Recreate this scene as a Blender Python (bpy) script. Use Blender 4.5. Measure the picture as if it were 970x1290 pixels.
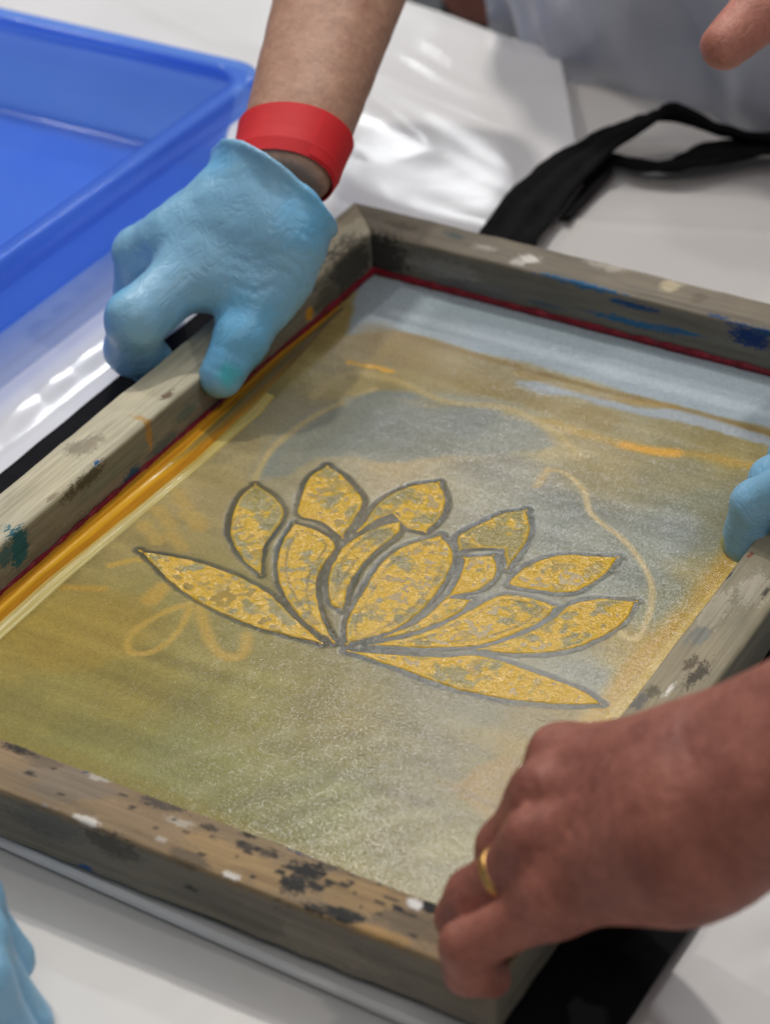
import bpy, math, numpy as np
from mathutils import Vector, Matrix

S = bpy.context.scene
COL = S.collection
for o in list(bpy.data.objects):
    bpy.data.objects.remove(o)

# ------------------------------------------------------------------ camera
# frame of the scene (metres): x along the far rail, y along the left rail, z up, z=0 the underside of the wooden frame
CAM = np.array([0.5695, -0.4927, 0.5914])
AZ, EL, ROLL, FPX = 2.1104882, 0.605703, -0.03267865, 3108.544
IW, IH = 970.0, 1290.0
FW = np.array([math.cos(EL) * math.cos(AZ), math.cos(EL) * math.sin(AZ), -math.sin(EL)])
_r = np.cross(FW, [0, 0, 1]); _r /= np.linalg.norm(_r)
_u = np.cross(_r, FW)
RT = math.cos(ROLL) * _r + math.sin(ROLL) * _u
UP = -math.sin(ROLL) * _r + math.cos(ROLL) * _u


def P(x, y, z):
    """point of the photograph at pixel (x, y) lying at height z"""
    d = FW + RT * (x - IW / 2) / FPX + UP * (IH / 2 - y) / FPX
    return CAM + d * (z - CAM[2]) / d[2]


cd = bpy.data.cameras.new('camera')
cam = bpy.data.objects.new('camera', cd)
COL.objects.link(cam)
cam.matrix_world = Matrix(((RT[0], UP[0], -FW[0], CAM[0]), (RT[1], UP[1], -FW[1], CAM[1]),
                           (RT[2], UP[2], -FW[2], CAM[2]), (0, 0, 0, 1)))
cd.sensor_fit = 'VERTICAL'
cd.sensor_height = 36.0
cd.sensor_width = 36.0
cd.lens = FPX / IH * 36.0
cd.clip_start = 0.05
cd.clip_end = 50
cd.dof.use_dof = True
cd.dof.focus_distance = 0.97
cd.dof.aperture_fstop = 9.5
S.camera = cam

# ------------------------------------------------------------------ light
w = bpy.data.worlds.new('World')
S.world = w
w.use_nodes = True
bg = w.node_tree.nodes['Background']
bg.inputs[0].default_value = (0.92, 0.96, 1.0, 1)
bg.inputs[1].default_value = 0.09


def lamp(name, az, el, dist, watts, sx, sy, color, target=(0.15, 0.25, 0.0)):
    az, el = math.radians(az), math.radians(el)
    d = Vector((math.cos(el) * math.cos(az), math.cos(el) * math.sin(az), math.sin(el)))
    ld = bpy.data.lights.new(name, 'AREA')
    ld.shape = 'RECTANGLE'
    ld.size, ld.size_y = sx, sy
    ld.energy = watts
    ld.color = color
    o = bpy.data.objects.new(name, ld)
    o.location = Vector(target) + d * dist
    o.rotation_euler = d.to_track_quat('Z', 'Y').to_euler()
    COL.objects.link(o)
    return o


lamp("soft_fill_panel", 122, 77, 1.8, 6.2, 1.2, 1.2, (0.98, 0.98, 1.0), (0.0, 0.45, 0.0))  # broad soft ceiling light from overhead
lamp('ceiling_spot', 120, 66, 1.7, 10.0, 0.07, 0.07, (1.0, 0.95, 0.88), (0.0, 0.45, 0.0))
lamp('ceiling_spot', 163, 48, 1.9, 6.0, 0.07, 0.07, (1.0, 0.95, 0.88), (0.0, 0.45, 0.0))
lamp('ceiling_spot', -4, 52, 2.0, 3.6, 0.09, 0.09, (1.0, 0.95, 0.90), (0.15, 0.25, 0.0))
lamp('ceiling_tube_light', 116, 42, 3.0, 8.5, 0.30, 0.10, (0.95, 0.97, 1.0))
lamp('ceiling_tube_light', 114, 27.5, 4.1, 8.5, 0.9, 0.10, (0.95, 0.97, 1.0))
lamp('soft_fill_panel', -62, 58, 2.3, 7.0, 1.1, 1.1, (1.0, 0.97, 0.94))  # added fill behind the camera, lightens the shadow along the near rail

S.view_settings.view_transform = 'Standard'
S.view_settings.look = 'None'
S.view_settings.exposure = 0.0
S.view_settings.gamma = 1.0
S.view_settings.use_curve_mapping = False

# ------------------------------------------------------------------ helpers
rng = np.random.default_rng(7)
LAT = rng.random((64, 64, 64)).astype(np.float32)


def vnoise(p):
    """smooth value noise in -1..1, p (...,3)"""
    p = np.asarray(p, dtype=np.float64)
    i = np.floor(p).astype(np.int64)
    f = p - i
    f = f * f * (3 - 2 * f)
    i0 = i & 63
    i1 = (i + 1) & 63
    x0, y0, z0 = i0[..., 0], i0[..., 1], i0[..., 2]
    x1, y1, z1 = i1[..., 0], i1[..., 1], i1[..., 2]
    fx, fy, fz = f[..., 0], f[..., 1], f[..., 2]
    a = LAT[x0, y0, z0] * (1 - fx) + LAT[x1, y0, z0] * fx
    b = LAT[x0, y1, z0] * (1 - fx) + LAT[x1, y1, z0] * fx
    c = LAT[x0, y0, z1] * (1 - fx) + LAT[x1, y0, z1] * fx
    d = LAT[x0, y1, z1] * (1 - fx) + LAT[x1, y1, z1] * fx
    e = a * (1 - fy) + b * fy
    g = c * (1 - fy) + d * fy
    return (e * (1 - fz) + g * fz) * 2 - 1


def fbm(p, octs=4):
    p = np.asarray(p, dtype=np.float64)
    v = 0; a = 0.55; s = 1.0
    for k in range(octs):
        v = v + a * vnoise(p * s + 17.3 * k)
        a *= 0.5; s *= 2.03
    return v


def xy3(x, y, f, z=0.0):
    return np.stack([x * f, y * f, np.full_like(x, z)], -1)


def sstep(a, b, x):
    t = np.clip((x - a) / (b - a), 0, 1)
    return t * t * (3 - 2 * t)


def lin(c):
    c = np.asarray(c, dtype=np.float64) / 255.0
    return np.where(c <= 0.04045, c / 12.92, ((c + 0.055) / 1.055) ** 2.4)


def catmull(pts, n=8, closed=True):
    pts = np.asarray(pts, float)
    m = len(pts)
    out = []
    rngk = range(m) if closed else range(m - 1)
    for i in rngk:
        if closed:
            a, b, c, d = pts[(i - 1) % m], pts[i], pts[(i + 1) % m], pts[(i + 2) % m]
        else:
            a, b, c, d = pts[max(i - 1, 0)], pts[i], pts[i + 1], pts[min(i + 2, m - 1)]
        for t in np.arange(n) / n:
            out.append(0.5 * (2 * b + (c - a) * t + (2 * a - 5 * b + 4 * c - d) * t * t + (3 * b - a - 3 * c + d) * t ** 3))
    if not closed:
        out.append(pts[-1])
    return np.array(out)


def seg_dist(x, y, poly, closed):
    best = np.full(x.shape, 1e9)
    n = len(poly)
    for i in range(n if closed else n - 1):
        ax, ay = poly[i][:2]
        bx, by = poly[(i + 1) % n][:2]
        dx, dy = bx - ax, by - ay
        L = dx * dx + dy * dy + 1e-18
        t = np.clip(((x - ax) * dx + (y - ay) * dy) / L, 0, 1)
        d = (x - ax - t * dx) ** 2 + (y - ay - t * dy) ** 2
        best = np.minimum(best, d)
    return np.sqrt(best)


def poly_sd(x, y, poly):
    """signed distance to a closed polygon, negative inside"""
    d = seg_dist(x, y, poly, True)
    ins = np.zeros(x.shape, bool)
    n = len(poly)
    for i in range(n):
        ax, ay = poly[i][:2]
        bx, by = poly[(i + 1) % n][:2]
        c = ((ay > y) != (by > y))
        xi = (bx - ax) * (y - ay) / (by - ay + 1e-18) + ax
        ins ^= c & (x < xi)
    return np.where(ins, -d, d)


def mesh_from(name, V, F, mats, parent=None, cols=None, smooth=True):
    me = bpy.data.meshes.new(name)
    V = np.ascontiguousarray(V, dtype=np.float32)
    if isinstance(F, np.ndarray):
        k = F.shape[1]
        me.vertices.add(len(V))
        me.vertices.foreach_set('co', V.ravel())
        me.loops.add(F.size)
        me.loops.foreach_set('vertex_index', np.ascontiguousarray(F, dtype=np.int32).ravel())
        me.polygons.add(len(F))
        me.polygons.foreach_set('loop_start', np.arange(0, F.size, k, dtype=np.int32))
        me.polygons.foreach_set('loop_total', np.full(len(F), k, dtype=np.int32))
        me.update(calc_edges=True)
        me.validate()
    else:
        me.from_pydata(V.tolist(), [], F)
    if cols is not None:
        at = me.color_attributes.new('Col', 'FLOAT_COLOR', 'POINT')
        c4 = np.ones((len(V), 4), np.float32)
        c4[:, :cols.shape[1]] = cols
        at.data.foreach_set('color', c4.ravel())
    me.polygons.foreach_set('use_smooth', np.full(len(me.polygons), smooth, dtype=bool))
    me.materials.append(mats)
    o = bpy.data.objects.new(name, me)
    COL.objects.link(o)
    if parent:
        o.parent = parent
    return o


def thing(name, label, cat, loc=(0, 0, 0), group=None):
    o = bpy.data.objects.new(name, None)
    o.empty_display_size = 0.02
    COL.objects.link(o)
    o.location = loc
    o['label'] = label
    o['category'] = cat
    if group:
        o['group'] = group
    return o


def tag(o, label, cat, group=None):
    o['label'] = label
    o['category'] = cat
    if group:
        o['group'] = group
    return o


def grid_faces(nu, nv, off=0):
    i = np.arange(nu - 1)[:, None] * nv + np.arange(nv - 1)[None, :]
    i = i.ravel() + off
    return np.stack([i, i + nv, i + nv + 1, i + 1], 1)


def slab(top, bot):
    """closed slab from two (nu,nv,3) grids"""
    nu, nv = top.shape[:2]
    V = np.concatenate([top.reshape(-1, 3), bot.reshape(-1, 3)])
    n = nu * nv
    F = [grid_faces(nu, nv), grid_faces(nu, nv, n)[:, ::-1]]
    idx = np.arange(n).reshape(nu, nv)
    ring = np.concatenate([idx[:, 0], idx[-1, 1:], idx[-2::-1, -1], idx[0, -2:0:-1]])
    nx = np.roll(ring, -1)
    F.append(np.stack([ring, ring + n, nx + n, nx], 1)[:, ::-1])
    return V, np.concatenate(F)


# ---- materials
def newmat(name):
    m = bpy.data.materials.new(name)
    m.use_nodes = True
    nt = m.node_tree
    return m, nt, nt.nodes['Principled BSDF']


def N(nt, typ, **kw):
    n = nt.nodes.new(typ)
    for k, v in kw.items():
        if k.startswith('i_'):
            n.inputs[k[2:].replace('_', ' ')].default_value = v
        else:
            setattr(n, k, v)
    return n


def noise(nt, scale, detail=4, rough=0.55, stretch=None, coord='Object', dist=0.0):
    tc = N(nt, 'ShaderNodeTexCoord')
    mp = N(nt, 'ShaderNodeMapping')
    if stretch:
        mp.inputs['Scale'].default_value = stretch
    nt.links.new(tc.outputs[coord], mp.inputs['Vector'])
    n = N(nt, 'ShaderNodeTexNoise')
    n.inputs['Scale'].default_value = scale
    n.inputs['Detail'].default_value = detail
    n.inputs['Roughness'].default_value = rough
    n.inputs['Distortion'].default_value = dist
    nt.links.new(mp.outputs['Vector'], n.inputs['Vector'])
    return n.outputs['Fac']


def ramp(nt, fac, stops):
    r = N(nt, 'ShaderNodeValToRGB')
    el = r.color_ramp.elements
    while len(el) < len(stops):
        el.new(0.5)
    for e, (p, c) in zip(el, stops):
        e.position = p
        e.color = c if len(c) == 4 else (*c, 1)
    nt.links.new(fac, r.inputs['Fac'])
    return r.outputs['Color']


def mul(nt, a, b, fac=1.0):
    m = N(nt, 'ShaderNodeMix', data_type='RGBA', blend_type='MULTIPLY')
    m.inputs[0].default_value = fac
    nt.links.new(a, m.inputs[6])
    nt.links.new(b, m.inputs[7])
    return m.outputs[2]


def bump(nt, height, strength, dist, prev=None):
    b = N(nt, 'ShaderNodeBump')
    b.inputs['Strength'].default_value = strength
    b.inputs['Distance'].default_value = dist
    nt.links.new(height, b.inputs['Height'])
    if prev is not None:
        nt.links.new(prev, b.inputs['Normal'])
    return b.outputs['Normal']


def mrange(nt, val, lo, hi):
    m = N(nt, 'ShaderNodeMapRange')
    m.inputs['To Min'].default_value = lo
    m.inputs['To Max'].default_value = hi
    nt.links.new(val, m.inputs['Value'])
    return m.outputs['Result']


def attr(nt, name='Col'):
    a = N(nt, 'ShaderNodeAttribute', attribute_name=name)
    return a.outputs['Color']


def flakes(nt, scale, amount, prev):
    """tiny facets of the weave and of wet ink: every cell tilts its own way"""
    tc = N(nt, 'ShaderNodeTexCoord')
    v = N(nt, 'ShaderNodeTexVoronoi')
    v.inputs['Scale'].default_value = scale
    nt.links.new(tc.outputs['Object'], v.inputs['Vector'])
    sub = N(nt, 'ShaderNodeVectorMath', operation='SUBTRACT')
    nt.links.new(v.outputs['Color'], sub.inputs[0])
    sub.inputs[1].default_value = (0.5, 0.5, 0.5)
    sc = N(nt, 'ShaderNodeVectorMath', operation='SCALE')
    nt.links.new(sub.outputs[0], sc.inputs[0])
    sc.inputs['Scale'].default_value = amount
    ad = N(nt, 'ShaderNodeVectorMath', operation='ADD')
    nt.links.new(prev, ad.inputs[0]); nt.links.new(sc.outputs[0], ad.inputs[1])
    no = N(nt, 'ShaderNodeVectorMath', operation='NORMALIZE')
    nt.links.new(ad.outputs[0], no.inputs[0])
    return no.outputs[0]


def m_wood():
    m, nt, b = newmat('painted_pine')
    g = noise(nt, 260, 5, 0.6, (0.035, 1, 1), dist=0.4)
    g2 = noise(nt, 1400, 3, 0.6, (0.02, 1, 1))
    sm = noise(nt, 60, 5, 0.65, (0.4, 1, 1))
    sa = N(nt, 'ShaderNodeAttribute', attribute_name='Stain')
    br = noise(nt, 480, 6, 0.75, (0.5, 1, 1), dist=0.3)
    br2 = noise(nt, 1500, 5, 0.75, (0.35, 1, 1))
    ba = N(nt, 'ShaderNodeMath', operation='ADD')
    nt.links.new(br, ba.inputs[0]); nt.links.new(br2, ba.inputs[1])
    sub = N(nt, 'ShaderNodeMath', operation='MULTIPLY_ADD')
    nt.links.new(ba.outputs[0], sub.inputs[0]); sub.inputs[1].default_value = 1.25; sub.inputs[2].default_value = -1.25
    add = N(nt, 'ShaderNodeMath', operation='ADD')
    nt.links.new(sub.outputs[0], add.inputs[0]); nt.links.new(sa.outputs['Alpha'], add.inputs[1])
    mr = N(nt, 'ShaderNodeMapRange', interpolation_type='SMOOTHSTEP')
    mr.inputs['From Min'].default_value = 0.44; mr.inputs['From Max'].default_value = 0.58
    nt.links.new(add.outputs[0], mr.inputs['Value'])
    mx_ = N(nt, 'ShaderNodeMix', data_type='RGBA')
    nt.links.new(mr.outputs['Result'], mx_.inputs[0]); nt.links.new(attr(nt), mx_.inputs[6]); nt.links.new(sa.outputs['Color'], mx_.inputs[7])
    c = mx_.outputs[2]
    c = mul(nt, c, ramp(nt, g, [(0.30, (0.72, 0.70, 0.66)), (0.5, (0.98, 0.97, 0.95)), (0.75, (1.08, 1.06, 1.03))]))
    c = mul(nt, c, ramp(nt, g2, [(0.3, (0.82, 0.80, 0.78)), (0.6, (1.04, 1.04, 1.04))]))
    c = mul(nt, c, ramp(nt, sm, [(0.32, (0.78, 0.79, 0.78)), (0.5, (0.97, 0.97, 0.97)), (0.7, (1.10, 1.08, 1.05))]))
    nt.links.new(c, b.inputs['Base Color'])
    nt.links.new(mrange(nt, sm, 0.5, 0.8), b.inputs['Roughness'])
    b.inputs['Specular IOR Level'].default_value = 0.3
    n = bump(nt, g, 0.35, 0.0006)
    n = bump(nt, g2, 0.35, 0.0003, n)
    nt.links.new(n, b.inputs['Normal'])
    return m


def m_mesh():
    m, nt, b = newmat('inked_screen_mesh')
    c = attr(nt)
    f = noise(nt, 700, 3, 0.7)
    f2 = noise(nt, 2600, 2, 0.7)
    c = mul(nt, c, ramp(nt, f, [(0.3, (0.86, 0.86, 0.86)), (0.7, (1.12, 1.12, 1.12))]))
    c = mul(nt, c, ramp(nt, f2, [(0.3, (0.80, 0.80, 0.80)), (0.7, (1.16, 1.16, 1.16))]))
    nt.links.new(c, b.inputs['Base Color'])
    r = noise(nt, 30, 4, 0.6)
    nt.links.new(mrange(nt, r, 0.16, 0.25), b.inputs['Roughness'])
    b.inputs['Specular IOR Level'].default_value = 0.30
    n = bump(nt, f, 0.10, 0.0003)
    n = bump(nt, f2, 0.12, 0.0002, n)
    n = flakes(nt, 2700, 0.125, n)
    nt.links.new(n, b.inputs['Normal'])
    return m


def m_ink():
    m, nt, b = newmat('wet_yellow_ink')
    c = attr(nt)
    f = noise(nt, 1100, 3, 0.65)
    c = mul(nt, c, ramp(nt, f, [(0.3, (0.85, 0.83, 0.8)), (0.65, (1.08, 1.08, 1.08))]))
    nt.links.new(c, b.inputs['Base Color'])
    b.inputs['Roughness'].default_value = 0.13
    b.inputs['Specular IOR Level'].default_value = 0.42
    n = bump(nt, f, 0.45, 0.0006)
    n = flakes(nt, 1400, 0.27, n)
    nt.links.new(n, b.inputs['Normal'])
    return m


def m_pool():
    m, nt, b = newmat('pooled_wet_ink')
    f = noise(nt, 500, 3, 0.6, (1, 0.08, 1))
    nt.links.new(mul(nt, attr(nt), ramp(nt, f, [(0.3, (0.86, 0.84, 0.8)), (0.65, (1.06, 1.06, 1.06))])), b.inputs['Base Color'])
    b.inputs['Roughness'].default_value = 0.16
    nt.links.new(bump(nt, f, 0.25, 0.0006), b.inputs['Normal'])
    return m


def m_skin(name, base, dark):
    m, nt, b = newmat(name)
    n1 = noise(nt, 55, 5, 0.6)
    n2 = noise(nt, 260, 4, 0.6)
    n3 = noise(nt, 900, 3, 0.6)
    c = ramp(nt, n1, [(0.30, dark), (0.62, base)])
    c = mul(nt, c, ramp(nt, n2, [(0.3, (0.84, 0.80, 0.78)), (0.65, (1.07, 1.07, 1.07))]))
    c = mul(nt, c, attr(nt))
    nt.links.new(c, b.inputs['Base Color'])
    b.inputs['Subsurface Weight'].default_value = 0.12
    b.inputs['Subsurface Radius'].default_value = (0.006, 0.0025, 0.0012)
    b.inputs['Subsurface Scale'].default_value = 0.6
    nt.links.new(mrange(nt, n2, 0.42, 0.60), b.inputs['Roughness'])
    tc = N(nt, 'ShaderNodeTexCoord')
    vo = N(nt, 'ShaderNodeTexVoronoi', feature='DISTANCE_TO_EDGE')
    vo.inputs['Scale'].default_value = 520
    nt.links.new(tc.outputs['Object'], vo.inputs['Vector'])
    vr = ramp(nt, vo.outputs['Distance'], [(0.0, (0, 0, 0)), (0.12, (1, 1, 1))])
    wv = noise(nt, 130, 4, 0.6, (1.0, 0.25, 0.6), dist=1.0)
    wst = 0.55 if 'red' in name else 0.12
    n = bump(nt, n2, 0.25, 0.0012)
    n = bump(nt, wv, wst, 0.0020, n)
    n = bump(nt, vr, 0.30, 0.0004, n)
    n = bump(nt, n3, 0.25, 0.0005, n)
    nt.links.new(n, b.inputs['Normal'])
    return m


def m_glove():
    m, nt, b = newmat('nitrile_glove')
    n1 = noise(nt, 45, 4, 0.55)
    n2 = noise(nt, 170, 4, 0.6, (1.0, 0.35, 1.0), dist=0.8)
    n3 = noise(nt, 1300, 2, 0.6)
    c = mul(nt, ramp(nt, n1, [(0.3, (0.25, 0.53, 0.78)), (0.7, (0.31, 0.60, 0.84))]), attr(nt))
    nt.links.new(c, b.inputs['Base Color'])
    b.inputs['Subsurface Weight'].default_value = 0.08
    b.inputs['Subsurface Radius'].default_value = (0.001, 0.002, 0.004)
    b.inputs['Roughness'].default_value = 0.36
    rd = noise(nt, 120, 3, 0.5, (1.0, 0.4, 0.8), dist=1.2)
    rdg = ramp(nt, rd, [(0.40, (1, 1, 1)), (0.5, (0, 0, 0)), (0.60, (1, 1, 1))])
    n = bump(nt, n2, 0.18, 0.0010)
    n = bump(nt, rdg, 0.20, 0.0009, n)
    n = bump(nt, n3, 0.15, 0.0003, n)
    nt.links.new(n, b.inputs['Normal'])
    return m


def m_simple(name, col, rough, bumps=(), var=0.0, vscale=40, spec=0.5, stretch=None):
    m, nt, b = newmat(name)
    if var:
        v = noise(nt, vscale, 4, 0.6, stretch)
        nt.links.new(ramp(nt, v, [(0.3, tuple(np.array(col) * (1 - var))), (0.7, tuple(np.minimum(np.array(col) * (1 + var), 1)))]), b.inputs['Base Color'])
    else:
        b.inputs['Base Color'].default_value = (*col, 1)
    b.inputs['Roughness'].default_value = rough
    b.inputs['Specular IOR Level'].default_value = spec
    n = None
    for sc, st, di in bumps:
        n = bump(nt, noise(nt, sc, 3, 0.6, stretch), st, di, n)
    if n is not None:
        nt.links.new(n, b.inputs['Normal'])
    return m


def m_tray():
    m, nt, b = newmat('translucent_blue_plastic')
    v = noise(nt, 25, 4, 0.6)
    nt.links.new(ramp(nt, v, [(0.3, (0.22, 0.46, 0.95)), (0.7, (0.28, 0.52, 0.97))]), b.inputs['Base Color'])
    b.inputs['Roughness'].default_value = 0.14
    nt.links.new(bump(nt, noise(nt, 60, 3), 0.06, 0.002), b.inputs['Normal'])
    tr = N(nt, 'ShaderNodeBsdfTranslucent')
    tr.inputs['Color'].default_value = (0.30, 0.56, 1.0, 1)
    tp = N(nt, 'ShaderNodeBsdfTransparent')
    tp.inputs['Color'].default_value = (0.48, 0.64, 1.0, 1)
    m1 = N(nt, 'ShaderNodeMixShader'); m1.inputs[0].default_value = 0.45
    nt.links.new(b.outputs[0], m1.inputs[1]); nt.links.new(tr.outputs[0], m1.inputs[2])
    m2 = N(nt, 'ShaderNodeMixShader'); m2.inputs[0].default_value = 0.52
    nt.links.new(m1.outputs[0], m2.inputs[1]); nt.links.new(tp.outputs[0], m2.inputs[2])
    nt.links.new(m2.outputs[0], nt.nodes['Material Output'].inputs['Surface'])
    return m


M_WOOD = m_wood(); M_MESH = m_mesh(); M_INK = m_ink(); M_POOL = m_pool(); M_GLOVE = m_glove(); M_TRAY = m_tray()
M_SKIN_A = m_skin('skin_tan', (0.54, 0.31, 0.215), (0.46, 0.245, 0.165))
M_SKIN_B = m_skin('skin_reddish_brown', (0.42, 0.150, 0.104), (0.27, 0.084, 0.058))
M_SKIN_E = m_skin('skin_red', (0.55, 0.22, 0.16), (0.48, 0.18, 0.13))
M_TABLE = m_simple('white_table_cover', (0.70, 0.68, 0.66), 0.38, [(9, 0.15, 0.01), (900, 0.08, 0.0002)], 0.03, 6)
M_POLY = m_simple('glossy_white_plastic', (0.80, 0.80, 0.81), 0.16, [(16, 0.10, 0.004)], 0.02, 10)
M_BOARD = m_simple('white_board', (0.78, 0.76, 0.75), 0.4, [(400, 0.1, 0.0004)], 0.03, 30)
M_BLACK = m_simple('black_cotton', (0.006, 0.006, 0.007), 0.9, [(2200, 0.5, 0.0005), (60, 0.4, 0.002)], 0.3, 120, 0.2)
M_RED = m_simple('red_paper', (0.74, 0.018, 0.024), 0.66, [(500, 0.1, 0.0003)], 0.06, 60)
M_SEAL = m_simple('dark_red_sealant', (0.22, 0.006, 0.02), 0.28, [(700, 0.6, 0.0008)], 0.4, 200)
M_GOLD = m_simple('gold', (0.72, 0.42, 0.14), 0.38); M_GOLD.node_tree.nodes['Principled BSDF'].inputs['Metallic'].default_value = 1
M_STEEL = m_simple('steel', (0.6, 0.6, 0.62), 0.3); M_STEEL.node_tree.nodes['Principled BSDF'].inputs['Metallic'].default_value = 1
M_APRON = m_simple('grey_blue_plastic_apron', (0.54, 0.57, 0.64), 0.25, [(22, 0.25, 0.006)], 0.10, 9)
M_SHIRT = m_simple('dark_shirt', (0.012, 0.012, 0.016), 0.85, [(120, 0.3, 0.002)], 0.2, 60)

ZT = -0.010          # top of the table
# ------------------------------------------------------------------ table
E0, E1 = P(505, 12, ZT), P(970, 168, ZT)      # far edge of the table


def edge_y(x):
    return E0[1] + (E1[1] - E0[1]) * (x - E0[0]) / (E1[0] - E0[0])


def crease(x, y, a, b, wd, amp, fade=True):
    a = P(*a, ZT); b = P(*b, ZT)
    d = b - a; L = math.hypot(d[0], d[1]); ux, uy = d[0] / L, d[1] / L
    t = ((x - a[0]) * ux + (y - a[1]) * uy) / L
    s = -(x - a[0]) * uy + (y - a[1]) * ux
    return amp * np.exp(-(s / wd) ** 2) * sstep(-0.1, 0.05, t) * sstep(1.1, 0.95, t)


nx_, ny_ = 330, 300
tx = np.linspace(-0.75, 0.95, nx_)
X, T = np.meshgrid(tx, np.linspace(0, 1, ny_), indexing='ij')
Y = -0.45 + T * (edge_y(X) + 0.45)
Z = np.full_like(X, ZT) - 0.0006
Z = Z + 0.0006 * fbm(xy3(X, Y, 9.0), 3)
open_ = sstep(0.0, 0.03, np.maximum(np.maximum(Y - 0.47, -Y - 0.03), np.maximum(X - 0.36, -X - 0.50)))
Z = Z + open_ * (crease(X, Y, (690, 276), (1100, 300), 0.004, 0.0012) + crease(X, Y, (760, 232), (1100, 250), 0.005, -0.0010)
                 + crease(X, Y, (800, 1268), (1050, 1190), 0.0035, 0.0016) + crease(X, Y, (830, 1215), (1050, 1160), 0.006, -0.0014)
                 + crease(X, Y, (-50, 1150), (420, 1330), 0.012, 0.0010))
top = np.stack([X, Y, Z], -1)
bot = top.copy(); bot[..., 2] = ZT - 0.035
V, F = slab(top, bot)
tbl = mesh_from('table', V, F, M_TABLE)
tbl['kind'] = 'structure'

# ------------------------------------------------------------------ glossy plastic sheet on the table
ny2, nx2 = 330, 300
Tv, Tu = np.meshgrid(np.linspace(0, 1, ny2), np.linspace(0, 1, nx2), indexing='ij')
YY = 0.06 + Tv * (edge_y(0.02) - 0.066)
redge = np.interp(YY, [0.0, 0.46, 0.50, 0.5625, 0.62, 0.6906, 0.76], [0.07, 0.070, 0.076, 0.070, 0.030, -0.018, -0.05])
XX = -0.50 + Tu * (redge + 0.50)
YY = 0.06 + Tv * (edge_y(XX) - 0.006 - 0.06)
free = sstep(0.455, 0.50, YY) * sstep(-0.085, -0.06, XX) + sstep(0.525, 0.56, YY) * sstep(-0.06, -0.085, XX) + 0.5 * sstep(0.02, 0.0, np.abs(XX + 0.067)) * sstep(0.455, 0.44, YY)
q = 0.38 * XX + 0.92 * YY
rip = 0.0040 * (1 + vnoise(np.stack([q * 19, (XX - YY) * 4, 0 * XX], -1))) + 0.0016 * np.abs(vnoise(np.stack([q * 36 + 5, (XX - .3 * YY) * 7, 0 * XX + 3], -1)))
rip = rip + 0.0010 * (1 + vnoise(xy3(XX, YY, 20.0, 4.0)))
curl = 0.004 * sstep(0.035, 0.0, redge - XX) * sstep(0.56, 0.64, YY)
ZZ = ZT + 0.0008 + np.clip(free, 0, 1) * rip + curl
top = np.stack([XX, YY, ZZ], -1).transpose(1, 0, 2)
bot = top.copy(); bot[..., 2] -= 0.0004
V, F = slab(top, bot)
o = mesh_from('plastic_sheet', V, F, M_POLY)
tag(o, 'glossy white crinkled plastic sheet spread on the table behind the wooden frame', 'plastic sheet')

# ------------------------------------------------------------------ board under the frame
ZB = -0.0035
a0, a1 = P(0, 1058, ZB), P(320, 1199, ZB)
sl = (a1[1] - a0[1]) / (a1[0] - a0[0])
nbx, nby = 60, 8
X, T = np.meshgrid(np.linspace(-0.008, 0.300, nbx), np.linspace(0, 1, nby), indexing='ij')
yn = a0[1] + sl * (X - a0[0])
Y = yn + T * (0.42 - yn)
top = np.stack([X, Y, np.full_like(X, ZB)], -1)
top[:, 0, 2] -= 0.0012
top[:, 1, 1] = top[:, 0, 1] + 0.0016
bot = top.copy(); bot[..., 2] = ZT + 0.0022; bot[:, 0, 1] += 0.0006
V, F = slab(top, bot)
o = mesh_from('backing_board', V, F, M_BOARD, smooth=False)
tag(o, 'thin white backing board lying under the wooden frame, its edge showing along the stained rail', 'board')

# ------------------------------------------------------------------ tote bag
tote = thing('tote_bag', 'black cotton tote bag lying flat under the wooden frame with its handles trailing out', 'tote bag', (0.15, 0.2, ZT))


def local(parent, V):
    return np.asarray(V) - np.array(parent.location)


nx3, ny3 = 160, 120
X, Y = np.meshgrid(np.linspace(-0.0385, 0.3415, nx3), np.linspace(0.003, 0.425, ny3), indexing='ij')
X = X + 0.0012 * fbm(xy3(0 * X, Y, 14.0), 2)
inb = sstep(-0.024, -0.010, X) * sstep(0.318, 0.303, X)
Z = (ZT + 0.0036) * (1 - inb) + (-0.0008) * inb
wr = 0.0012 * (fbm(xy3(X, Y, 26.0), 3)) * (1 - inb)
top = np.stack([X, Y, Z + np.maximum(wr, -0.0008)], -1)
bot = top.copy(); bot[..., 2] -= 0.0014
V, F = slab(top, bot)
mesh_from('bag_body', local(tote, V), F, M_BLACK, tote)


def ribbon(name, pts, mat, parent, thick=0.0026, nw=16, n=14):
    """pts: (px,py,z,width,twist) ; twist tilts the strap on its edge"""
    C = np.array([[*P(p[0], p[1], p[2]), p[3], p[4]] for p in pts])
    C = catmull(C, n, False)
    c = C[:, :3]
    t = np.gradient(c, axis=0); t /= np.linalg.norm(t, axis=1, keepdims=True)
    side = np.cross(t, [0, 0, 1.0]); side /= np.linalg.norm(side, axis=1, keepdims=True)
    upv = np.cross(side, t)
    tw = C[:, 4][:, None]
    wd = np.cos(tw) * side + np.sin(tw) * upv
    nm = np.cross(wd, t)
    s = np.linspace(-0.5, 0.5, nw)
    top = c[:, None] + wd[:, None] * (s[None, :, None] * C[:, 3][:, None, None])
    w_ = 0.0030 * fbm(np.stack([top[..., 0] * 55, top[..., 1] * 55, top[..., 2] * 55], -1), 3) + .0016 * np.cos(s * 14)[None]
    top = top + nm[:, None] * w_[..., None]
    top[..., 2] = np.maximum(top[..., 2], ZT + 0.0042)
    bot = top - nm[:, None] * thick
    bot[..., 2] = np.maximum(bot[..., 2], ZT + 0.0030)
    V, F = slab(top, bot)
    return mesh_from(name, local(parent, V), F, mat, parent)


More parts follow.
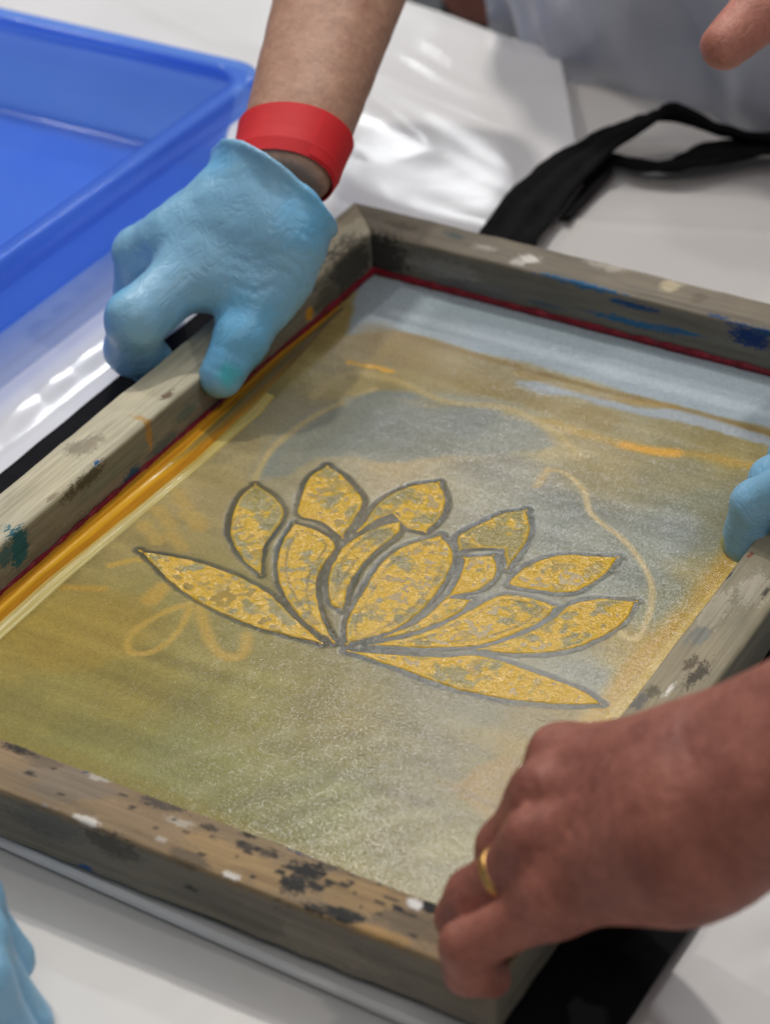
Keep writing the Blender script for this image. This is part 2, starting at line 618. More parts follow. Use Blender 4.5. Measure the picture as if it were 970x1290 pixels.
ribbon('handle', [(600, 365, -.003, .026, 0), (640, 300, -.003, .030, 0.0), (684, 240, 0.000, .030, .05), (728, 199, 0.003, .028, .12), (772, 172, .006, .025, .25),
                  (812, 150, .010, .022, .45), (842, 141, .012, .017, .9), (875, 150, .009, .014, .9), (915, 164, .005, .014, .6), (985, 174, .003, .018, .3), (1040, 190, .002, .024, .2)], M_BLACK, tote)
ribbon('handle', [(690, 268, -.005, .024, 0), (738, 218, -.004, .024, .0), (776, 202, -.003, .015, .2), (815, 208, -.002, .012, .3), (850, 205, -.001, .018, .2),
                  (890, 195, .000, .022, .1), (935, 187, .000, .022, .05), (1000, 180, .000, .024, .0), (1060, 172, .000, .024, 0)], M_BLACK, tote)

# ------------------------------------------------------------------ blue tray
tray = thing('plastic_tray', 'shallow translucent blue plastic tray with a wide rim beside the gloved hand', 'tray', (-0.30, 0.31, ZT + 0.0012))


def rrect(x0, x1, y0, y1, r, n=10):
    out = []
    for cx, cy, a in ((x1 - r, y1 - r, 0), (x0 + r, y1 - r, 90), (x0 + r, y0 + r, 180), (x1 - r, y0 + r, 270)):
        for k in range(n + 1):
            t = math.radians(a + 90 * k / n)
            out.append((cx + r * math.cos(t), cy + r * math.sin(t)))
    return np.array(out)


def loft(name, prof, mat, parent, cap0=True, cap1=True):
    base = dict(x0=-0.500, x1=-0.094, y0=0.10, y1=0.512)
    rings = []
    for off, z, r in prof:
        q = rrect(base['x0'] - off, base['x1'] + off, base['y0'] - off, base['y1'] + off, r)
        rings.append(np.c_[q, np.full(len(q), z)])
    m = len(rings[0])
    V = np.concatenate(rings)
    F = []
    for i in range(len(rings) - 1):
        for j in range(m):
            k = (j + 1) % m
            F.append((i * m + j, i * m + k, (i + 1) * m + k, (i + 1) * m + j))
    if cap0:
        F.append(tuple(range(m))[::-1])
    if cap1:
        F.append(tuple((len(rings) - 1) * m + j for j in range(m)))
    o = mesh_from(name, local(parent, V), F, mat, parent)
    return o


zb = ZT + 0.0012
hz = 0.045
loft('basin', [(-0.030, zb, 0.012), (-0.020, zb + 0.0010, 0.016), (-0.016, zb + 0.005, 0.018), (-0.008, hz - 0.016, 0.022), (-0.0075, hz - 0.006, 0.022),
               (-0.0070, hz - 0.003, 0.022), (-0.0095, hz - 0.003, 0.020), (-0.0100, hz - 0.016, 0.020), (-0.0180, zb + 0.0060, 0.016), (-0.022, zb + 0.0030, 0.014), (-0.030, zb + 0.0022, 0.010)], M_TRAY, tray)
loft('rim', [(-0.0068, hz - 0.0030, 0.022), (-0.001, hz - 0.0032, 0.020), (0.0004, hz - 0.014, 0.020), (0.0022, hz - 0.014, 0.021), (0.0014, hz - 0.0012, 0.021), (0.0004, hz + 0.0002, 0.020),
             (-0.0015, hz + 0.0008, 0.026), (-0.0066, hz - 0.0002, 0.022), (-0.0100, hz - 0.0014, 0.020), (-0.0099, hz - 0.0028, 0.020), (-0.0068, hz - 0.0030, 0.022)], M_TRAY, tray, False, False)

# ------------------------------------------------------------------ the screen-printing frame
FM, FL, RW, RH = 0.310, 0.4383, 0.0237, 0.0235
ZM = 0.0006
EXPO = 0.60            # light level assumed when a colour read off the photograph is turned into a base colour
frame = thing('screen_printing_frame', 'wooden screen printing frame with a yellow inked lotus on its mesh', 'printing frame', (FM / 2, FL / 2, 0))


def base_of(c):
    return np.clip(lin(c) / EXPO, 0, 0.9)


def stain(pos, axis, st, base):
    """st: list of (pixel x, pixel y, plane axis, plane value, along, across, colour, ragged, opacity)"""
    sta = np.zeros((len(pos), 4))
    for px, py, pa, pv, la, lc, c, rag, op in st:
        d = FW + RT * (px - IW / 2) / FPX + UP * (IH / 2 - py) / FPX
        k = (pv - CAM[pa]) / d[pa]
        Q = CAM + d * k
        dl = (pos[:, axis] - Q[axis]) / la
        oth = [a for a in (0, 1, 2) if a != axis]
        dc = np.sqrt(sum((pos[:, a] - Q[a]) ** 2 for a in oth)) / lc
        warp = 0.5 * rag * fbm(pos * 260 * np.where(np.arange(3) == axis, 0.45, 1.0) + px, 2)
        r = np.sqrt(dl ** 2 + dc ** 2) + warp
        fl = np.clip(1.0 - 0.5 * r, 0, 1) * (1 - 0.22 * min(max(rag - 0.4, 0), 0.6) / 0.6)
        op = min(1.0, op + .06)
        bc_ = base_of(c) * op + base * (1 - op)
        m_ = fl > sta[:, 3]
        sta[m_, :3] = bc_[m_]
        sta[m_, 3] = fl[m_]
    return sta


def rail(axis, at, length, flip, basecol, stains, tone=1.0):
    """one mitred rail. axis 0: along x, 1: along y. outer face at `at`; flip=+1 if the inside is at larger coordinate"""
    nl = int(length / 0.0011)
    r = 0.0016
    prof = []
    for cx, cz, a0 in ((RW - r, RH - r, 0), (r, RH - r, 90), (r, r, 180), (RW - r, r, 270)):
        for k in range(4):
            t = math.radians(a0 + 30 * k)
            prof.append((cx + r * math.cos(t), cz + r * math.sin(t)))
    prof = np.array(prof)
    full = []
    for i in range(len(prof)):
        a, b = prof[i], prof[(i + 1) % len(prof)]
        n = max(1, int(np.linalg.norm(b - a) / 0.0011))
        for k in range(n):
            full.append(a + (b - a) * k / n)
    prof = np.array(full)
    m = len(prof)
    t = np.linspace(0, 1, nl)
    lo = prof[:, 0] + .0002; hi = length - prof[:, 0] - .0002
    A = lo[None] + t[:, None] * (hi - lo)[None]
    B = np.repeat(prof[None, :, 0], nl, 0)
    Z = np.repeat(prof[None, :, 1], nl, 0)
    W = np.zeros((nl, m, 3))
    W[..., axis] = A
    W[..., 1 - axis] = at + flip * B
    W[..., 2] = Z
    pos = W.reshape(-1, 3)
    # worn, not perfectly straight edges
    rad = np.stack([B - RW / 2, Z - RH / 2], -1).reshape(-1, 2)
    dv = 0.00035 * fbm(pos * np.where(np.arange(3) == axis, 30.0, 220.0), 3)
    corner = sstep(0.010, 0.0165, np.linalg.norm(rad, axis=1))
    dv = dv - corner * 0.0006 * (0.5 + 0.5 * vnoise(pos * 110))
    rn = rad / np.maximum(np.linalg.norm(rad, axis=1, keepdims=True), 1e-6)
    pos = pos.copy()
    pos[:, 1 - axis] += flip * rn[:, 0] * dv
    pos[:, 2] += rn[:, 1] * dv
    pos[:, 2] = np.maximum(pos[:, 2], 0.0002)
    col = np.repeat(base_of(basecol)[None], len(pos), 0)
    big = fbm(pos * 22 + 3, 4)
    col = col * (1 + 0.22 * big[:, None] * np.array([1.0, 1.0, 0.9]))
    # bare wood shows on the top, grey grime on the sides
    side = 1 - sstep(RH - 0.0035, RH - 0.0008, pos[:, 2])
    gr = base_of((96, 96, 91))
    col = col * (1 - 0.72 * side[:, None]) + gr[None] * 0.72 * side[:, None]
    sta = stain(pos, axis, stains, col)
    idx = np.arange(nl * m).reshape(nl, m)
    a = idx[:-1]; b = idx[1:]
    F = np.stack([a, b, np.roll(b, -1, 1), np.roll(a, -1, 1)], -1).reshape(-1, 4)
    if (axis == 0) == (flip > 0):
        F = F[:, ::-1]
    F = [tuple(f) for f in F.tolist()]
    c0 = tuple(idx[0].tolist()); c1 = tuple(idx[-1].tolist())
    F.append(c0 if (axis == 0) != (flip > 0) else c0[::-1]); F.append(c1[::-1] if (axis == 0) != (flip > 0) else c1)
    # local axes: x along the rail
    loc = pos - np.array([FM / 2, FL / 2, 0])
    if axis == 1:
        loc = np.stack([loc[:, 1], -loc[:, 0], loc[:, 2]], -1)
    o = mesh_from('rail', loc, F, M_WOOD, frame, col)
    at_ = o.data.color_attributes.new('Stain', 'FLOAT_COLOR', 'POINT')
    at_.data.foreach_set('color', np.ascontiguousarray(sta, dtype=np.float32).ravel())
    if axis == 1:
        o.rotation_euler = (0, 0, math.pi / 2)
    return o


TOP = RH
BLUE, DBLUE, TEAL, BLK, WHT = (30, 85, 125), (18, 60, 105), (10, 85, 100), (22, 22, 24), (190, 188, 184)
OCH, DRT, GRY = (160, 120, 45), (70, 64, 52), (120, 118, 110)
# left rail (outer face x=0, inside x=RW)
st = [(112, 560, 2, TOP, .010, .005, (105, 96, 82), .5, .55), (96, 563, 2, TOP, .006, .004, (88, 80, 70), .6, .6),
      (123, 582, 2, TOP, .0026, .0016, (20, 80, 130), .3, .95), (25, 690, 0, RW, .006, .010, TEAL, .35, .9), (8, 700, 0, RW, .006, .005, TEAL, .5, .7),
      (211, 497, 2, TOP, .004, .0018, (95, 70, 52), .4, .8), (66, 626, 2, TOP, .004, .0012, (110, 95, 75), .5, .6),
      (110, 606, 0, RW, .016, .0035, (62, 60, 45), .6, .75), (188, 545, 0, RW, .0022, .010, OCH, .3, .7), (168, 598, 0, RW, .006, .004, (15, 75, 110), .6, .85),
      (205, 560, 0, RW, .014, .003, (50, 85, 95), .6, .6), (235, 520, 0, RW, .010, .004, (60, 90, 92), .6, .5), (325, 428, 0, RW, .003, .003, (190, 140, 40), .4, .9),
      (390, 395, 0, RW, .0035, .0035, (195, 140, 30), .4, .9), (432, 325, 2, TOP, .012, .002, (15, 85, 85), .5, .8), (385, 400, 2, TOP, .006, .003, (180, 140, 50), .4, .7), (330, 430, 2, TOP, .004, .003, (160, 125, 55), .4, .6),
      (150, 590, 0, RW, .030, .0045, (95, 108, 100), .5, .5), (60, 690, 0, RW, .03, .006, (96, 98, 82), .5, .5), (440, 340, 0, RW, .022, .014, (38, 34, 30), .4, .75), (415, 372, 0, RW, .014, .010, (60, 58, 45), .4, .6),
      (448, 262, 2, TOP, .02, .008, (118, 108, 92), .4, .6)]
rail(1, 0.0, FL, 1, (162, 157, 138), st)
# far rail (outer face y=FL, inside y=FL-RW)
yi = FL - RW
st = [(640, 329, 1, yi, .008, .0022, DBLUE, .4, .95), (662, 332, 1, yi, .005, .0020, DBLUE, .5, .9), (668, 326, 2, TOP, .006, .0035, WHT, .45, .8), (652, 330, 2, TOP, .004, .003, (175, 172, 168), .5, .7),
      (735, 358, 1, yi, .024, .0024, BLUE, .5, .9), (700, 347, 1, yi, .016, .0014, BLUE, .5, .85), (800, 386, 1, yi, .014, .0016, DBLUE, .5, .9), (775, 365, 1, yi, .012, .0013, BLUE, .5, .8),
      (790, 405, 1, yi, .024, .0018, BLUE, .5, .9), (855, 417, 1, yi, .014, .0014, BLUE, .5, .85), (915, 402, 1, yi, .010, .0012, BLUE, .5, .7), (690, 385, 1, yi, .012, .0012, (50, 80, 100), .6, .6),
      (945, 425, 1, yi, .010, .0050, (12, 45, 100), .5, .95), (962, 418, 1, yi, .008, .002, DBLUE, .5, .9), (905, 398, 2, TOP, .006, .0012, DBLUE, .5, .8), (935, 410, 1, yi, .008, .0013, DBLUE, .5, .8),
      (760, 335, 2, TOP, .010, .003, (170, 164, 155), .6, .55), (845, 360, 2, TOP, .005, .006, (175, 165, 140), .5, .6), (575, 297, 2, TOP, .008, .003, (45, 75, 80), .6, .55), (610, 312, 2, TOP, .006, .003, (165, 160, 152), .6, .5),
      (480, 330, 1, yi, .014, .016, (40, 38, 38), .4, .8), (505, 285, 2, TOP, .010, .004, (70, 66, 58), .5, .6), (880, 375, 2, TOP, .004, .005, (90, 82, 70), .5, .6),
      (560, 340, 1, yi, .02, .006, (135, 135, 135), .6, .45), (600, 365, 1, yi, .03, .006, (90, 92, 98), .6, .5)]
rail(0, FL, FM, -1, (108, 102, 91), st)
# near rail (outer face y=0, inside y=RW)
st = [(22, 942, 2, TOP, .006, .0026, BLK, .6, .85), (38, 975, 2, TOP, .003, .0012, BLK, .6, .8), (120, 978, 2, TOP, .006, .003, (165, 163, 160), .6, .7), (110, 972, 2, TOP, .002, .0010, DBLUE, .4, .9),
      (205, 1013, 2, TOP, .010, .0036, (60, 56, 54), .8, .8), (225, 1036, 2, TOP, .006, .0024, (165, 160, 150), .7, .6), (110, 1033, 2, TOP, .005, .002, WHT, .4, .85), (204, 1057, 2, TOP, .0028, .0018, (170, 166, 158), .5, .7),
      (293, 1102, 2, TOP, .0040, .0018, WHT, .4, .9), (265, 1043, 2, TOP, .004, .0015, BLK, .6, .7), (310, 1066, 2, TOP, .004, .0026, BLK, .9, .75), (335, 1075, 2, TOP, .006, .0026, BLK, .9, .7),
      (362, 1112, 2, TOP, .012, .0075, (20, 18, 17), .95, .98), (388, 1098, 2, TOP, .010, .0055, (20, 18, 17), .95, .95), (350, 1098, 2, TOP, .006, .004, (20, 18, 17), .95, .95), (400, 1118, 2, TOP, .008, .004, (22, 20, 18), .95, .9), (432, 1152, 2, TOP, .011, .0032, (14, 14, 14), .5, 1.0), (408, 1148, 2, TOP, .008, .0018, (24, 22, 22), .7, .85),
      (430, 1115, 2, TOP, .006, .0014, (40, 34, 30), .8, .8), (375, 1070, 2, TOP, .007, .0012, (25, 70, 130), .5, .9), (370, 1066, 2, TOP, .010, .002, (40, 45, 60), .7, .7), (416, 1093, 2, TOP, .008, .0016, (50, 48, 46), .8, .7),
      (545, 1142, 2, TOP, .005, .0032, (18, 18, 20), .4, .95), (523, 1138, 2, TOP, .0036, .0026, (205, 205, 208), .4, .9), (510, 1160, 2, TOP, .018, .008, (80, 70, 56), .8, .55), (480, 1175, 2, TOP, .014, .003, (150, 118, 70), .6, .6),
      (90, 985, 2, TOP, .018, .010, (112, 104, 94), .5, .6), (60, 960, 2, TOP, .010, .006, (85, 80, 74), .6, .5), (240, 1080, 2, TOP, .010, .004, (80, 70, 58), .7, .65), (165, 1030, 2, TOP, .03, .006, (140, 118, 90), .6, .4),
      (300, 1085, 2, TOP, .03, .007, (148, 122, 80), .6, .5), (450, 1130, 2, TOP, .02, .008, (144, 118, 76), .6, .5), (320, 1100, 2, TOP, .02, .003, (120, 95, 60), .7, .5), (45, 950, 2, TOP, .004, .002, BLK, .9, .7), (78, 1000, 2, TOP, .002, .001, BLK, .5, .8),
      (140, 1065, 1, 0.0, .012, .005, (62, 58, 54), .7, .7), (60, 1040, 1, 0.0, .016, .006, (78, 78, 78), .6, .6), (107, 1093, 1, 0.0, .0035, .0014, (20, 65, 120), .4, .9), (240, 1120, 1, 0.0, .003, .0012, BLK, .4, .9),
      (60, 1012, 1, 0.0, .016, .003, (140, 138, 136), .6, .6), (300, 1150, 1, 0.0, .03, .006, (98, 92, 84), .6, .5), (400, 1190, 1, 0.0, .03, .006, (120, 112, 100), .6, .6), (150, 1050, 1, 0.0, .006, .0015, (50, 45, 42), .7, .8)]
r2 = np.random.default_rng(3)
for _ in range(46):      # flecks of dried black ink
    t_ = r2.random()
    st.append((290 + 250 * t_ + r2.normal(0, 22), 1062 + 92 * t_ + r2.normal(0, 13), 2, TOP, r2.uniform(.0012, .0042), r2.uniform(.0005, .0013), (20, 18, 18), .5, .95))
for _ in range(16):
    t_ = r2.random()
    st.append((10 + 280 * t_, 945 + 110 * t_ + r2.normal(0, 14), 2, TOP, r2.uniform(.001, .003), r2.uniform(.0004, .001), (34, 30, 30), .5, .85))
rail(0, 0.0, FM, 1, (124, 106, 82), st)
# right rail (outer face x=FM, inside x=FM-RW)
st = [(820, 870, 2, TOP, .004, .004, (60, 58, 50), .8, .6), (880, 848, 2, TOP, .012, .0035, (52, 46, 40), .9, .8), (870, 835, 2, TOP, .006, .003, (60, 50, 42), .9, .7), (843, 868, 2, TOP, .005, .0010, WHT, .4, .9),
      (918, 722, 2, TOP, .004, .0012, (40, 50, 70), .5, .9), (830, 832, 2, TOP, .005, .002, BLK, .9, .85), (815, 838, 2, TOP, .002, .001, BLK, .6, .8), (945, 698, 2, TOP, .002, .001, (110, 60, 40), .4, .8),
      (900, 770, 2, TOP, .016, .005, (158, 150, 135), .6, .6), (950, 740, 2, TOP, .012, .006, (165, 158, 146), .6, .5), (880, 800, 2, TOP, .008, .004, (95, 105, 110), .7, .5), (965, 745, 2, TOP, .006, .0012, BLK, .6, .7),
      (808, 880, 2, TOP, .006, .003, (70, 75, 85), .7, .6)]
rail(1, FM, FL, -1, (126, 119, 101), st)

# ---- the stretched mesh with dried and wet ink
step = 0.0006
mx = np.arange(RW - 0.001, FM - RW + 0.001, step)
my = np.arange(RW - 0.001, FL - RW + 0.001, step)
X, Y = np.meshgrid(mx, my, indexing='ij')
sh = X.shape


def Q(px, py):
    return P(px, py, ZM)[:2]


ctl = [(150, 870, (122, 114, 68)), (60, 900, (118, 113, 70)), (50, 800, (128, 116, 66)), (120, 800, (128, 115, 66)), (300, 900, (122, 118, 76)), (250, 960, (116, 117, 80)), (400, 1000, (110, 111, 76)),
       (350, 1040, (104, 104, 68)), (450, 900, (114, 107, 70)), (550, 900, (108, 103, 76)), (550, 980, (106, 101, 74)), (500, 1050, (104, 99, 66)), (600, 960, (108, 100, 64)), (640, 960, (116, 100, 44)),
       (560, 1090, (116, 110, 72)), (440, 1080, (108, 106, 66)), (200, 680, (130, 120, 84)), (250, 620, (134, 123, 90)), (330, 560, (132, 124, 98)), (420, 480, (138, 128, 90)), (500, 440, (122, 108, 68)),
       (560, 480, (122, 113, 80)), (480, 540, (116, 122, 124)), (580, 535, (118, 124, 126)), (640, 545, (130, 130, 120)), (500, 590, (140, 132, 112)), (440, 560, (120, 122, 118)), (650, 600, (128, 128, 120)), (700, 560, (140, 132, 105)),
       (760, 590, (126, 118, 88)), (850, 600, (116, 112, 88)), (900, 640, (106, 108, 92)), (850, 680, (112, 118, 117)), (700, 650, (112, 116, 112)), (780, 720, (106, 110, 104)), (840, 760, (106, 109, 94)),
       (890, 735, (132, 118, 68)), (740, 850, (106, 108, 98)), (690, 900, (118, 104, 54)), (600, 900, (108, 104, 80)), (230, 740, (128, 121, 80)), (300, 820, (126, 120, 80)), (100, 950, (116, 114, 74)), (550, 560, (132, 128, 112)),
       (400, 600, (130, 125, 108)), (450, 760, (114, 108, 82)), (600, 740, (108, 108, 96)), (800, 820, (134, 118, 62)), (930, 560, (120, 112, 76)), (380, 540, (128, 124, 104))]
W_ = np.zeros(sh); Cc = np.zeros(sh + (3,))
wx = X + 0.010 * fbm(xy3(X, Y, 24.0), 3)
wy = Y + 0.010 * fbm(xy3(X, Y, 24.0, 9.0), 3)
for px, py, c in ctl:
    a, b = Q(px, py)
    wgt = 1 / (((wx - a) ** 2 + (wy - b) ** 2) / 0.014 ** 2 + 0.15) ** 2
    W_ += wgt
    Cc += wgt[..., None] * np.array(c, float)
Cc /= W_[..., None]


def over(mask, c):
    global Cc
    mk = np.clip(mask, 0, 1)[..., None]
    Cc = Cc * (1 - mk) + np.array(c, float) * mk


def window(pl, m):
    i0, i1 = np.searchsorted(mx, [pl[:, 0].min() - m, pl[:, 0].max() + m])
    j0, j1 = np.searchsorted(my, [pl[:, 1].min() - m, pl[:, 1].max() + m])
    return slice(i0, i1), slice(j0, j1)


def over_w(win, mask, c):
    mk = np.clip(mask, 0, 1)[..., None]
    Cc[win] = Cc[win] * (1 - mk) + np.array(c, float) * mk


def line(pts, wd, soft, c, op=1.0, rag=0.3, nf=90.0, seed=0.0):
    pl = catmull([Q(*p) for p in pts], 6, False)
    win = window(pl, (wd + soft) * 2 + rag * wd)
    x, y = X[win], Y[win]
    if x.size == 0:
        return
    d = seg_dist(x, y, pl, False)
    d = d + rag * wd * fbm(xy3(x, y, nf, seed), 3)
    mk = sstep(wd + soft, max(wd - soft, 0), d)
    over_w(win, mk * op, c)


def blob(pts, soft, c, op=1.0, rag=0.002, nf=60.0, seed=0.0, smoothp=True):
    pl = np.array([Q(*p) for p in pts])
    if smoothp:
        pl = catmull(pl, 5, True)
    win = window(pl, soft * 2 + rag * 2)
    x, y = X[win], Y[win]
    d = poly_sd(x, y, pl) + rag * fbm(xy3(x, y, nf, seed), 3)
    over_w(win, sstep(soft, -soft, d) * op, c)


# streaky drag marks of the squeegee (they run along x, across the screen)
sx = fbm(np.stack([X * 9, Y * 150, 0 * X], -1), 5)
Cc = Cc * (1 + 0.12 * sx[..., None])
blot = fbm(xy3(X, Y, 70.0, 5.0), 4)
Cc = Cc * (1 + 0.07 * blot[..., None] * np.array([1, 1, .8]))
# far end: pale blue washed band and streaks
blob([(455, 340), (640, 385), (990, 470), (990, 545), (878, 517), (742, 481), (640, 452), (560, 432), (490, 415), (440, 420)], .0022, (130, 145, 164), .95, .003, 70, 1.0, False)
line([(500, 395), (640, 432), (760, 465), (860, 492), (980, 525)], .0035, .003, (152, 166, 184), .75, .6, 60, 2.0)
line([(520, 375), (650, 405), (820, 440)], .0030, .003, (128, 144, 158), .6, .6, 60, 2.6)
line([(655, 483), (735, 497), (800, 517), (850, 522), (905, 535), (985, 562)], .0042, .0015, (132, 143, 162), .9, .9, 75, 3.0)
line([(495, 417), (640, 459), (745, 488), (870, 518), (985, 551)], .0018, .0016, (108, 90, 50), .75, .5, 80, 4.0)
line([(470, 420), (560, 470), (650, 500), (760, 528)], .008, .006, (120, 104, 62), .6, .6, 40, 4.4)
line([(640, 520), (700, 537), (760, 553), (820, 567), (880, 573), (960, 590)], .0026, .0030, (150, 124, 54), .65, .9, 80, 5.0)
line([(785, 560), (820, 568), (850, 571)], .0024, .0026, (184, 138, 44), .85, .7, 60, 6.0)
line([(650, 470), (760, 500), (850, 512)], .0016, .002, (136, 110, 54), .5, .6, 60, 6.5)
line([(440, 457), (468, 462), (494, 468)], .0016, .0012, (190, 146, 48), .85, .8, 240, 7.0)
# blue-grey ghost and its pale outline
line([(330, 600), (350, 560), (400, 525), (460, 505), (540, 500), (620, 510), (690, 545)], .0045, .004, (118, 124, 126), .6, .4, 50, 8.0)
line([(690, 592), (712, 596), (735, 618), (745, 648), (785, 680), (810, 712), (821, 742), (817, 775), (800, 805), (780, 795)], .0013, .0011, (164, 148, 108), .85, .4, 110, 9.0)
line([(690, 592), (676, 612)], .0018, .0013, (160, 140, 100), .7, .4, 110, 9.5)
line([(690, 545), (560, 575), (500, 590), (450, 575)], .006, .005, (150, 138, 112), .5, .5, 60, 9.7)
blob([(335, 590), (352, 560), (400, 530), (450, 505), (475, 495), (540, 512), (600, 515), (650, 530), (700, 560), (640, 572), (560, 572), (500, 585), (460, 580), (440, 575), (400, 580), (360, 598)], .0022, (112, 118, 118), .75, .004, 70, 27.0)
line([(318, 612), (332, 582), (352, 556), (400, 522), (448, 500), (472, 490)], .0016, .0014, (160, 146, 108), .8, .4, 90, 27.3)
line([(395, 500), (440, 470), (500, 480), (560, 505), (640, 515), (700, 545), (728, 575)], .0022, .0020, (158, 144, 104), .7, .5, 80, 27.6)
line([(440, 505), (480, 495), (520, 500)], .0022, .002, (104, 114, 120), .6, .5, 80, 27.8)
# ghost flowers on the left
line([(240, 760), (200, 775), (165, 800), (165, 822), (195, 820), (225, 795), (240, 765)], .0016, .0013, (158, 136, 76), .9, .4, 120, 10.0)
line([(250, 755), (262, 800), (280, 825), (305, 825), (312, 800)], .0022, .0018, (158, 136, 76), .85, .5, 100, 11.0)
line([(140, 712), (175, 705), (205, 712)], .0016, .0014, (160, 136, 72), .85, .4, 100, 12.0)
line([(190, 755), (205, 740)], .0040, .002, (160, 134, 70), .8, .5, 100, 12.5)
for gx, gy in ((205, 650), (225, 625), (245, 655), (222, 680), (190, 670)):
    line([(gx - 8, gy - 8), (gx, gy), (gx + 8, gy + 10)], .0034, .002, (152, 132, 80), .75, .7, 120, gx * .1)
blob([(10, 800), (60, 770), (130, 745), (190, 760), (160, 830), (80, 850)], .004, (140, 122, 60), .35, .006, 50, 13.0)
line([(80, 740), (130, 742)], .002, .002, (160, 128, 56), .6, .5, 60, 13.6)
# yellow along the right rail and by the hand
line([(960, 650), (915, 715), (850, 790), (790, 865), (750, 905)], .0062, .004, (152, 124, 48), .9, .35, 60, 14.0)
line([(975, 655), (925, 718), (860, 797), (800, 872), (760, 918)], .0030, .0012, (170, 148, 78), .85, .2, 60, 15.0)
line([(900, 650), (890, 690), (850, 760)], .006, .006, (112, 112, 92), .5, .5, 60, 15.5)
blob([(560, 990), (600, 975), (640, 955), (660, 990), (620, 1030), (590, 1010)], .002, (128, 104, 46), .75, .005, 80, 16.0)
line([(555, 985), (600, 1005), (640, 1022)], .0018, .0014, (112, 98, 58), .7, .7, 120, 16.4)
line([(525, 1010), (550, 1020), (562, 1028)], .0026, .0012, (96, 90, 66), .65, .7, 120, 16.7)
# drag marks near the hand end
for k, (x0, y0, x1, y1) in enumerate(((240, 1000, 480, 930), (280, 1020, 520, 960), (200, 965, 420, 915), (330, 1040, 470, 1000), (420, 1060, 560, 1020))):
    line([(x0, y0), ((x0 + x1) / 2, (y0 + y1) / 2 - 6), (x1, y1)], .0022, .003, (98, 96, 66) if k % 2 else (130, 128, 98), .55, .9, 70, 20.0 + k)
# near edge: pale strip
line([(0, 925), (150, 985), (350, 1065), (560, 1132)], .0050, .002, (120, 112, 66), .6, .3, 60, 26.0)

# lotus: traced petals (pixels on the mesh)
PET = [
    ('leaf', [(181, 696), (240, 706), (294, 724), (338, 748), (366, 776), (402, 808), (366, 800), (319, 787), (269, 766), (222, 737)]),
    ('petal', [(322, 611), (345, 627), (357, 647), (345, 668), (331, 690), (328, 722), (306, 702), (292, 675), (294, 650), (305, 625)]),
    ('petal', [(371, 660), (395, 667), (421, 686), (404, 715), (397, 742), (404, 777), (418, 806), (383, 781), (361, 751), (351, 722), (354, 690)]),
    ('petal', [(412, 588), (435, 603), (455, 629), (449, 647), (431, 675), (403, 656), (377, 648), (381, 625), (392, 601)]),
    ('petal', [(441, 683), (475, 665), (504, 657), (498, 674), (466, 699), (441, 732), (431, 766), (417, 758), (415, 730), (424, 704)]),
    ('petal', [(554, 676), (570, 698), (556, 736), (530, 768), (495, 793), (439, 809), (439, 780), (457, 748), (477, 715), (500, 694), (528, 682)]),
    ('petal', [(462, 655), (480, 632), (517, 613), (552, 608), (560, 628), (554, 650), (536, 669), (513, 664), (495, 646), (478, 652), (452, 668)]),
    ('petal', [(578, 676), (602, 662), (636, 647), (662, 643), (666, 665), (658, 688), (639, 714), (636, 691), (606, 689), (580, 692)]),
    ('petal', [(586, 703), (621, 700), (624, 721), (606, 741), (567, 750), (581, 725)]),
    ('petal', [(664, 714), (702, 700), (747, 701), (777, 702), (762, 721), (736, 739), (708, 746), (650, 738), (644, 731)]),
    ('petal', [(630, 751), (665, 753), (698, 764), (682, 781), (645, 799), (602, 812), (536, 815), (470, 812), (517, 802), (556, 788), (593, 769)]),
    ('petal', [(562, 753), (592, 756), (575, 773), (530, 792), (478, 804), (520, 788), (545, 771)]),
    ('petal', [(719, 763), (754, 755), (799, 758), (784, 784), (747, 806), (702, 820), (640, 822), (606, 817), (660, 800), (697, 781)]),
    ('leaf', [(445, 821), (500, 825), (554, 828), (602, 826), (645, 838), (690, 854), (738, 873), (754, 886), (702, 886), (639, 880), (573, 866), (517, 846)]),
]


def sharp(q, lim=70):
    """double the pointed corners so that the curve keeps them"""
    out = []
    for i in range(len(q)):
        a_, b_, c_ = np.array(q[i - 1]), np.array(q[i]), np.array(q[(i + 1) % len(q)])
        u1, u2 = b_ - a_, c_ - b_
        an = abs(math.degrees(math.atan2(u1[0] * u2[1] - u1[1] * u2[0], u1 @ u2)))
        out += [q[i]] * (2 if an > lim else 1)
    return out


polys = []
dmin = np.full(sh, 1.0)
for nm_, pts in PET:
    pl = catmull(sharp([Q(*p) for p in pts]), 5, True)
    polys.append((nm_, pl))
    x0, y0 = pl.min(0) - 0.012; x1, y1 = pl.max(0) + 0.012
    i0, i1 = np.searchsorted(mx, [x0, x1]); j0, j1 = np.searchsorted(my, [y0, y1])
    d = poly_sd(X[i0:i1, j0:j1], Y[i0:i1, j0:j1], pl)
    dmin[i0:i1, j0:j1] = np.minimum(dmin[i0:i1, j0:j1], d)
gv = dmin + 0.0006 * fbm(xy3(X, Y, 200.0, 31.0), 3) + 0.0007 * vnoise(xy3(X, Y, 55.0, 32.0))
groove = sstep(0.0036, 0.0020, gv)
tint = 0.5 + 0.5 * fbm(xy3(X, Y, 40.0, 33.0), 2)
gc = np.array((56, 63, 66.))[None, None] * (1 - tint[..., None]) + np.array((66, 58, 38.))[None, None] * tint[..., None]
groove = groove * sstep(-0.0022, -0.0006, gv)
inside = sstep(-0.0004, -0.0018, gv)
over(0.85 * inside, (140, 120, 64))
mk = (groove * (0.78 + 0.22 * vnoise(xy3(X, Y, 45.0, 36.0))))[..., None]
Cc = Cc * (1 - mk) + gc * mk
